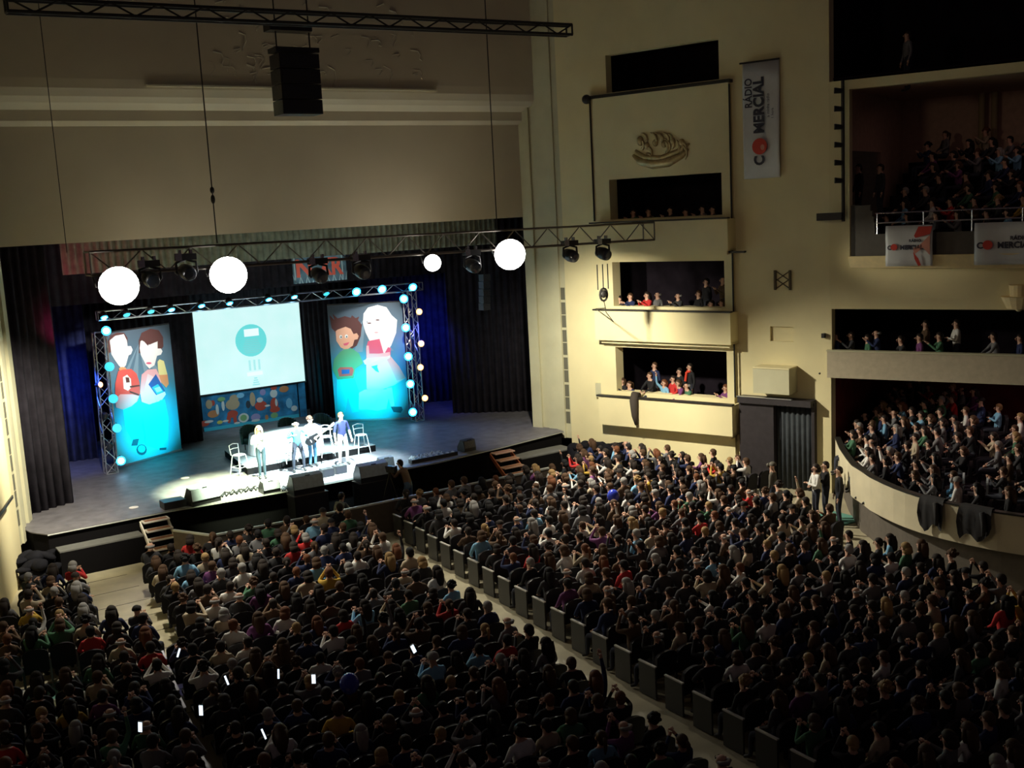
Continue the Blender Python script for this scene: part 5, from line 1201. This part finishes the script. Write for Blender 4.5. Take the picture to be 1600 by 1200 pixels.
# lower balcony audience: terraced rows behind the curve
cnt = 0; CLEN = []; bv, bf, bcol = [], [], []
for i in range(len(CUR)-1): CLEN.append(math.hypot(CUR[i+1][0]-CUR[i][0], CUR[i+1][1]-CUR[i][1]))
special = {}
for r_ in range(10):
    u = .85+.85*r_; z = 1.0+max(0, .09*(r_-1)) if r_ else 1.0
    t = .5+(R.random()*.3); tot = sum(CLEN)
    si = 0
    while t < tot-.2:
        s = t; i = 0
        while s > CLEN[i]: s -= CLEN[i]; i += 1
        a, b = CUR[i], CUR[i+1]; f = s/CLEN[i]; x = a[0]+(b[0]-a[0])*f+BALN.x*u; y = a[1]+(b[1]-a[1])*f+BALN.y*u
        t += .64+R.uniform(0, .06); q = pr((x, y, z+1.2))
        back = (Vector((x, y, 0))-P2).dot(N2)
        if q[0] > 1625 or q[0] < 1315 or back > 5.6 or ((x-P2.x)*D2.x+(y-P2.y)*D2.y < .3 and back > -.2): continue
        si += 1
        if R.random() < .26+.2*(r_ > 5) and not (r_ == 2 and 1462 < q[0] < 1545): continue
        if r_ == 2 and 1462 < q[0] < 1545:
            root = empty('theatre_seat', (x, y, z), yaw_to((x, y), (14.2, 34)), 'empty silver backed seat, %s from the left in the third row of the lower balcony' % ON[si-1], 'seat', 'empty seats in the lower balcony')
            mb = MB(); mb.prism([(-.22*math.cos(math.pi*k/9), -.2, .75+.14*math.sin(math.pi*k/9)) for k in range(10)]+[(.22, -.2, .45), (-.22, -.2, .45)], (0, -.05, 0), SILVERSEAT); mb.build('backrest', root)
            mb = MB(); mb.abox(-.22, .22, -.18, .24, .38, .45, SEATF); mb.abox(-.2, .2, -.1, .1, 0, .38, SEATS_); mb.build('seat', root); continue
        for part in ('backrest', 'back_shell', 'seat'): dump(SP[part], Matrix.Translation((x, y, z)) @ Matrix.Rotation(yaw_to((x, y), (14.2, 34)), 4, 'Z'), lambda k, c=seatcol[part]: c, bv, bf, bcol)
        pose = R.choices(['rest', 'clap', 'lean', 'claphigh', 'folded'], [35, 25, 15, 8, 15])[0]; st = R.choices(HSTY, [40, 22, 14, 8, 6, 6, 2])[0]
        hn, hc = R.choices(HC, HW)[0]; cn, cc = R.choices(CC, [24, 14, 14, 16, 8, 12, 8, 8, 5, 6, 4, 2])[0]; cnt += 1
        person((x, y, z), yaw_to((x, y), (14.2, 34))+R.uniform(-.2, .2), pose, st, hc, cc, '%s person in %s, %s row of lower balcony, %s from its left end' % (hn, cn, ON[r_], ON[si-1]), 'audience in the lower balcony', R.uniform(.94, 1.04))
stuff('balcony_seat_rows', bv, bf, bcol, 'dark seats under the spectators of the lower balcony', 'seats', CROWD, False)
for x, y, lb in ((1458, 782, 'dark coat draped over the curved parapet, left of two'), (1524, 797, 'large dark coat draped over the curved parapet, right of two')):
    p = Pz(x, y, 1.9); b = MB(); w = .28 if x < 1500 else .34
    k = min(range(len(CUR)), key=lambda i: math.hypot(CUR[i][0]-p.x, CUR[i][1]-p.y)); a_ = Vector((*CUR[k-1], 0)); c_ = Vector((*CUR[min(k+1, len(CUR)-1)], 0)); t_ = (c_-a_).normalized(); n_ = Vector((-t_.y, t_.x, 0)); n_ = n_ if n_.x > 0 else -n_
    q = Vector((p.x, p.y, 0)); P0 = Vector((CUR[k][0], CUR[k][1], 0)); q = P0+t_*(q-P0).dot(t_)
    prof = [(.22, 1.86), (.16, 1.97), (.02, 1.99), (-.06, 1.93), (-.09, 1.75), (-.10, 1.55), (-.09, 1.36), (-.085, 1.24)]; vs = []; fs = []; nn_ = 9
    for r2, (o2, z2) in enumerate(prof):
        for c2 in range(nn_):
            a2 = c2/(nn_-1)*2-1; hem = (.10*math.sin(a2*4+x)+.05*a2)*(r2 > 5); fold = .025*math.sin(a2*9+r2*.4)*(r2 > 3)
            vs.append(q+t_*(a2*w*(1+.06*r2 if r2 < 6 else 1.2-.12*(r2-6)))+n_*(o2+fold)+Vector((0, 0, z2+hem)))
    for r2 in range(len(prof)-1):
        for c2 in range(nn_-1): k2 = r2*nn_+c2; fs.append((k2, k2+1, k2+nn_+1, k2+nn_))
    b.add(vs, fs, mat('black_coat', (.02, .018, .02), .85))
    b.tube([q+t_*w*.6-n_*.13+Vector((0, 0, 1.9)), q+t_*w*.8-n_*.15+Vector((0, 0, 1.6)), q+t_*w*.75-n_*.14+Vector((0, 0, 1.35))], [.06, .065, .045], mat('black_coat'), 8)
    tag(b.build('hanging_coat', None, True), lb, 'coat')
# upper gallery audience (dim)
gv, gf, gcol = [], [], []
for r_ in range(8):
    for k in range(14):
        u = 1.75+k*.66+R.uniform(-.1, .1)+.3*(r_ % 2); back = .15+.85*r_; z = 7.36+.36*r_
        p = P2+D2*u+N2*back+Vector((0, 0, z)); q = pr(p+Vector((0, 0, 1.2)))
        if q[0] > 1620 or q[0] < 1335 or (r_ > 2 and q[0] < 1440): continue
        if R.random() < .12: continue
        hn, hc = R.choices(HC, HW)[0]; cn, cc = R.choices(CC, [24, 14, 14, 18, 8, 12, 5, 8, 3, 6, 4, 2])[0]
        M = Matrix.Translation(p) @ Matrix.Rotation(yaw_to(p, (14.2, 34)), 4, 'Z'); po = R.choice(['rest', 'clap', 'lean'])
        tones = [(.60, .36, .26), cc, (.028, .032, .05), (.02, .018, .016), (.4, .1, .09), (.02, .015, .012)]
        dump(LOWP[po], M, lambda k: tones[min(k, 5)], gv, gf, gcol); dump(lowhair(HEADP[po], R.choice(HSTY[:5])), M, lambda k: hc, gv, gf, gcol)
stuff('gallery_crowd', gv, gf, gcol, 'dim seated crowd in the dark upper gallery', 'crowd', CROWD)
for x, y, l in ((1342, 262, 'dim person standing in the doorway of upper gallery, left'), (1376, 262, 'dim person standing in the doorway of upper gallery, right')):
    q = Pl(x, y, P2+N2*1.6, N2); person((q.x, q.y, q.z-HEADP['stand'][2]), yaw_to(q, (14, 30)), 'stand', 'short', HD['dark'], CD['charcoal'], l, 'people in the gallery doorway')
q = Pl(1418, 55, P2+N2*1.2, N2); person((q.x, q.y, q.z-HEADP['stand'][2]), yaw_to(q, (14, 30)), 'stand', 'short', HD['dark'], CD['grey'], 'faint figure in the darkness of the topmost gallery', 'topmost gallery')
# people standing at the right door
for x, y, zf, pose, st, h, c, l, rz in ((1275, 731, 0, 'standfold', 'bob', 'dark', 'white', 'woman in white top standing by the curved balcony', 1.1), (1290, 727, 0, 'standclap', 'short', 'dark', 'black', 'man in black standing behind woman in white top', 1.0), (1311, 735, 0, 'stand', 'short', 'dark', 'black', 'man in black jacket and jeans against the curved parapet', .9), (1207, 728, 0, 'stand', 'cap', 'grey', (.10, .09, .07), 'person in grey hooded jacket before the doorway curtain', .5)):
    p = Pz(x, y, HEADP[pose][2]); o = person((p.x, p.y, zf), rz, pose, st, HD[h] if st != 'cap' else c, CD[c] if isinstance(c, str) else c, l, 'people standing at the right doorway')

# ------------------------------------------------------------------ performers and crew
def custom(loc, rz, P, mats, hairst, hc, cc, label, group='performers at the front of the stage', sleeves=True, sc=1.0):
    me = person_mesh(P, True, 2, mats, sleeves); o = bpy.data.objects.new('person', me); COL.objects.link(o)
    o.location = loc; o.rotation_euler = (0, 0, rz); o.scale = (sc,)*3; o.color = (*cc, 1); tag(o, label, 'person', group)
    h = bpy.data.objects.new('hair', hair_mesh(P['head'], hairst)); COL.objects.link(h); h.parent = o; h.color = (*hc, 1)
    return o
WT = mat('white_trousers', (.80, .78, .72), .8); DT = mat('teal_grey_trousers', (.02, .04, .055), .85); WTOP = mat('white_top', (.85, .88, .88), .8); TEALTOP = mat('teal_top', (.05, .36, .42), .8); NAVY = mat('navy_shirt', (.006, .010, .055), .8)
JN = mat('pale_jeans', (.07, .20, .34), .85)
PI = math.pi
p = Pz(411, 748, 1.2); o = custom(p, PI-.25, standing(((-.30, .10, 1.22), (.28, .12, 1.18)), ((-.08, .20, 1.46), (.04, .24, 1.36)), spread=.07), (SKIN, WTOP, DT, SHOE), 'long', (.50, .36, .20), (.8, .8, .8), 'fair haired woman in white top singing at the left', sc=1.0)
mb = MB(); mb.tube([(-.05, .20, 1.50), (-.03, .17, 1.60)], [.012, .016], BLKPLASTIC, 8); mb.ell((-.025, .165, 1.615), .024, .024, .028, BLKTUBE, 8, 6); mic = mb.build('microphone', None); mic.matrix_world = o.matrix_basis.copy(); tag(mic, 'black microphone held by the woman in white top', 'microphone')
p = Pz(468, 737, 1.2); o = custom(p, PI-.1, standing(((-.34, .06, 1.20), (.34, .06, 1.20)), ((-.20, .28, 1.30), (.20, .28, 1.30)), spread=.17, sc=.98), (SKIN, TEALTOP, TROU, SHOE), 'fringe', (.4, .35, .3), (.5, .8, .8), 'performer in pale teal top and dark trousers, second from left')
p = Pz(490, 729, 1.2); gpos = p
o = custom(p, PI+.1, standing(((-.40, .06, 1.24), (.32, .02, 1.20)), ((-.52, .28, 1.26), (.08, .28, 1.04)), spread=.09, sc=.98), (SKIN, WTOP, JN, SHOE), 'curly', (.06, .03, .02), (.8, .8, .8), 'dark haired guitarist in white shirt and pale jeans')
# guitar, held in front of the guitarist (local frame of the player)
g = empty('acoustic_guitar', o.location, o.rotation_euler[2], 'black acoustic guitar held by the curly haired guitarist', 'guitar')
ax = Vector((-.88, .05, .46)).normalized(); sd = Vector((.46, 0, .88)).normalized(); nn = Vector((0, 1, 0))
cen = Vector((.08, .22, 1.00)); mb = MB(); pts = []
for i in range(28):
    a = 2*PI*i/28; r = .19+.035*math.cos(2*a)-.022*math.cos(a); pts.append(cen+ax*(r*1.22*math.cos(a))+sd*(r*.93*math.sin(a)))
mb.prism(pts, nn*.10, mat('guitar_black', (.012, .012, .014), .2)); mb.build('guitar_body', g)
mb = MB(); mb.prism([cen+nn*.102+ax*.07+ax*(.045*math.cos(i*.63))+sd*(.045*math.sin(i*.63)) for i in range(10)], nn*.002, mat('guitar_rose', (.75, .72, .6), .5)); mb.build('sound_hole', g)
mb = MB(); mb.box(cen+nn*.10+ax*.12-sd*.025, ax*.62, sd*.05, nn*.025, mat('guitar_neck', (.45, .36, .24), .4)); mb.build('neck', g)
mb = MB(); mb.box(cen+nn*.095+ax*.74-sd*.04, ax*.15, sd*.08, nn*.02, mat('guitar_head', (.6, .55, .45), .4)); [mb.ell(cen+nn*.1+ax*(.77+.04*k)+sd*s*.055, .012, .012, .012, CHROME, 6, 4) for k in range(3) for s in (-1, 1)]; mb.build('headstock', g)
mb = MB(); mb.box(cen+nn*.102-ax*.13-sd*.05, ax*.02, sd*.10, nn*.008, WHT); mb.build('bridge', g)
p = Pz(538, 727, 1.2); o = custom(p, PI+.12, standing(((-.27, .0, 1.14), (.29, .03, 1.13)), ((-.27, .10, .88), (.33, .12, .90)), spread=.13, sc=1.04), (SKIN, NAVY, WT, SHOE), 'short', (.10, .05, .02), (.02, .03, .16), 'man in navy shirt and white trousers standing at the right', sleeves=False)
# crew in the pit
p = Pz(634, 726, 1.60); o = custom((p.x+.05, p.y, 0), .55, standing(((-.24, .34, 1.22), (.26, .34, 1.22)), ((-.14, .52, 1.36), (.10, .56, 1.30)), lean=.26, spread=.14, knee=.1), (SKIN, mat('brown_jacket', (.16, .10, .07), .8), JEANS, SHOE), 'short', (.03, .02, .015), (.1, .08, .06), 'cameraman in brown jacket leaning to his camera in the pit', 'crew in the pit')
cx, cy = p.x-.38, p.y+.42
c = empty('video_camera', (cx, cy, 0), .5, 'black video camera on tripod in the pit before the stage', 'camera')
mb = MB(); mb.abox(-.09, .09, -.25, .20, 1.36, 1.56, BLKPLASTIC); mb.build('camera_body', c)
mb = MB(); mb.tube([(0, .2, 1.45), (0, .36, 1.45)], [.06, .075], BLKPLASTIC, 12); mb.build('lens', c)
mb = MB(); mb.abox(-.15, -.09, -.18, -.05, 1.50, 1.58, BLKPLASTIC); mb.build('viewfinder', c)
for k in range(3):
    a = k*2.094+.4; mb = MB(); mb.tube([(0, 0, 1.3), (.45*math.cos(a), .45*math.sin(a), 0)], [.022, .018], BLKTUBE, 6); mb.build('leg', c)
mb = MB(); mb.tube([(0, 0, 1.25), (0, 0, 1.37)], .05, BLKTUBE, 10); mb.build('tripod_head', c)
p = Pz(533, 776, 1.1); Pq = seated(.28, ((-.25, .38, .72), (.25, .38, .72)), ((-.10, .55, .62), (.10, .55, .62))); Pq = {k: (v[0], v[1], v[2]-.12 if v[2] > .3 else v[2]) for k, v in Pq.items()}
custom((p.x-.2, p.y-.05, 0), -1.1, Pq, (SKIN, mat('grey_checked_jacket', (.22, .24, .22), .85, noise=.4, nscale=14), TROU, SHOE), 'short', (.03, .025, .02), (.2, .2, .2), 'person in grey jacket crouching in the pit before the stage', 'crew in the pit')
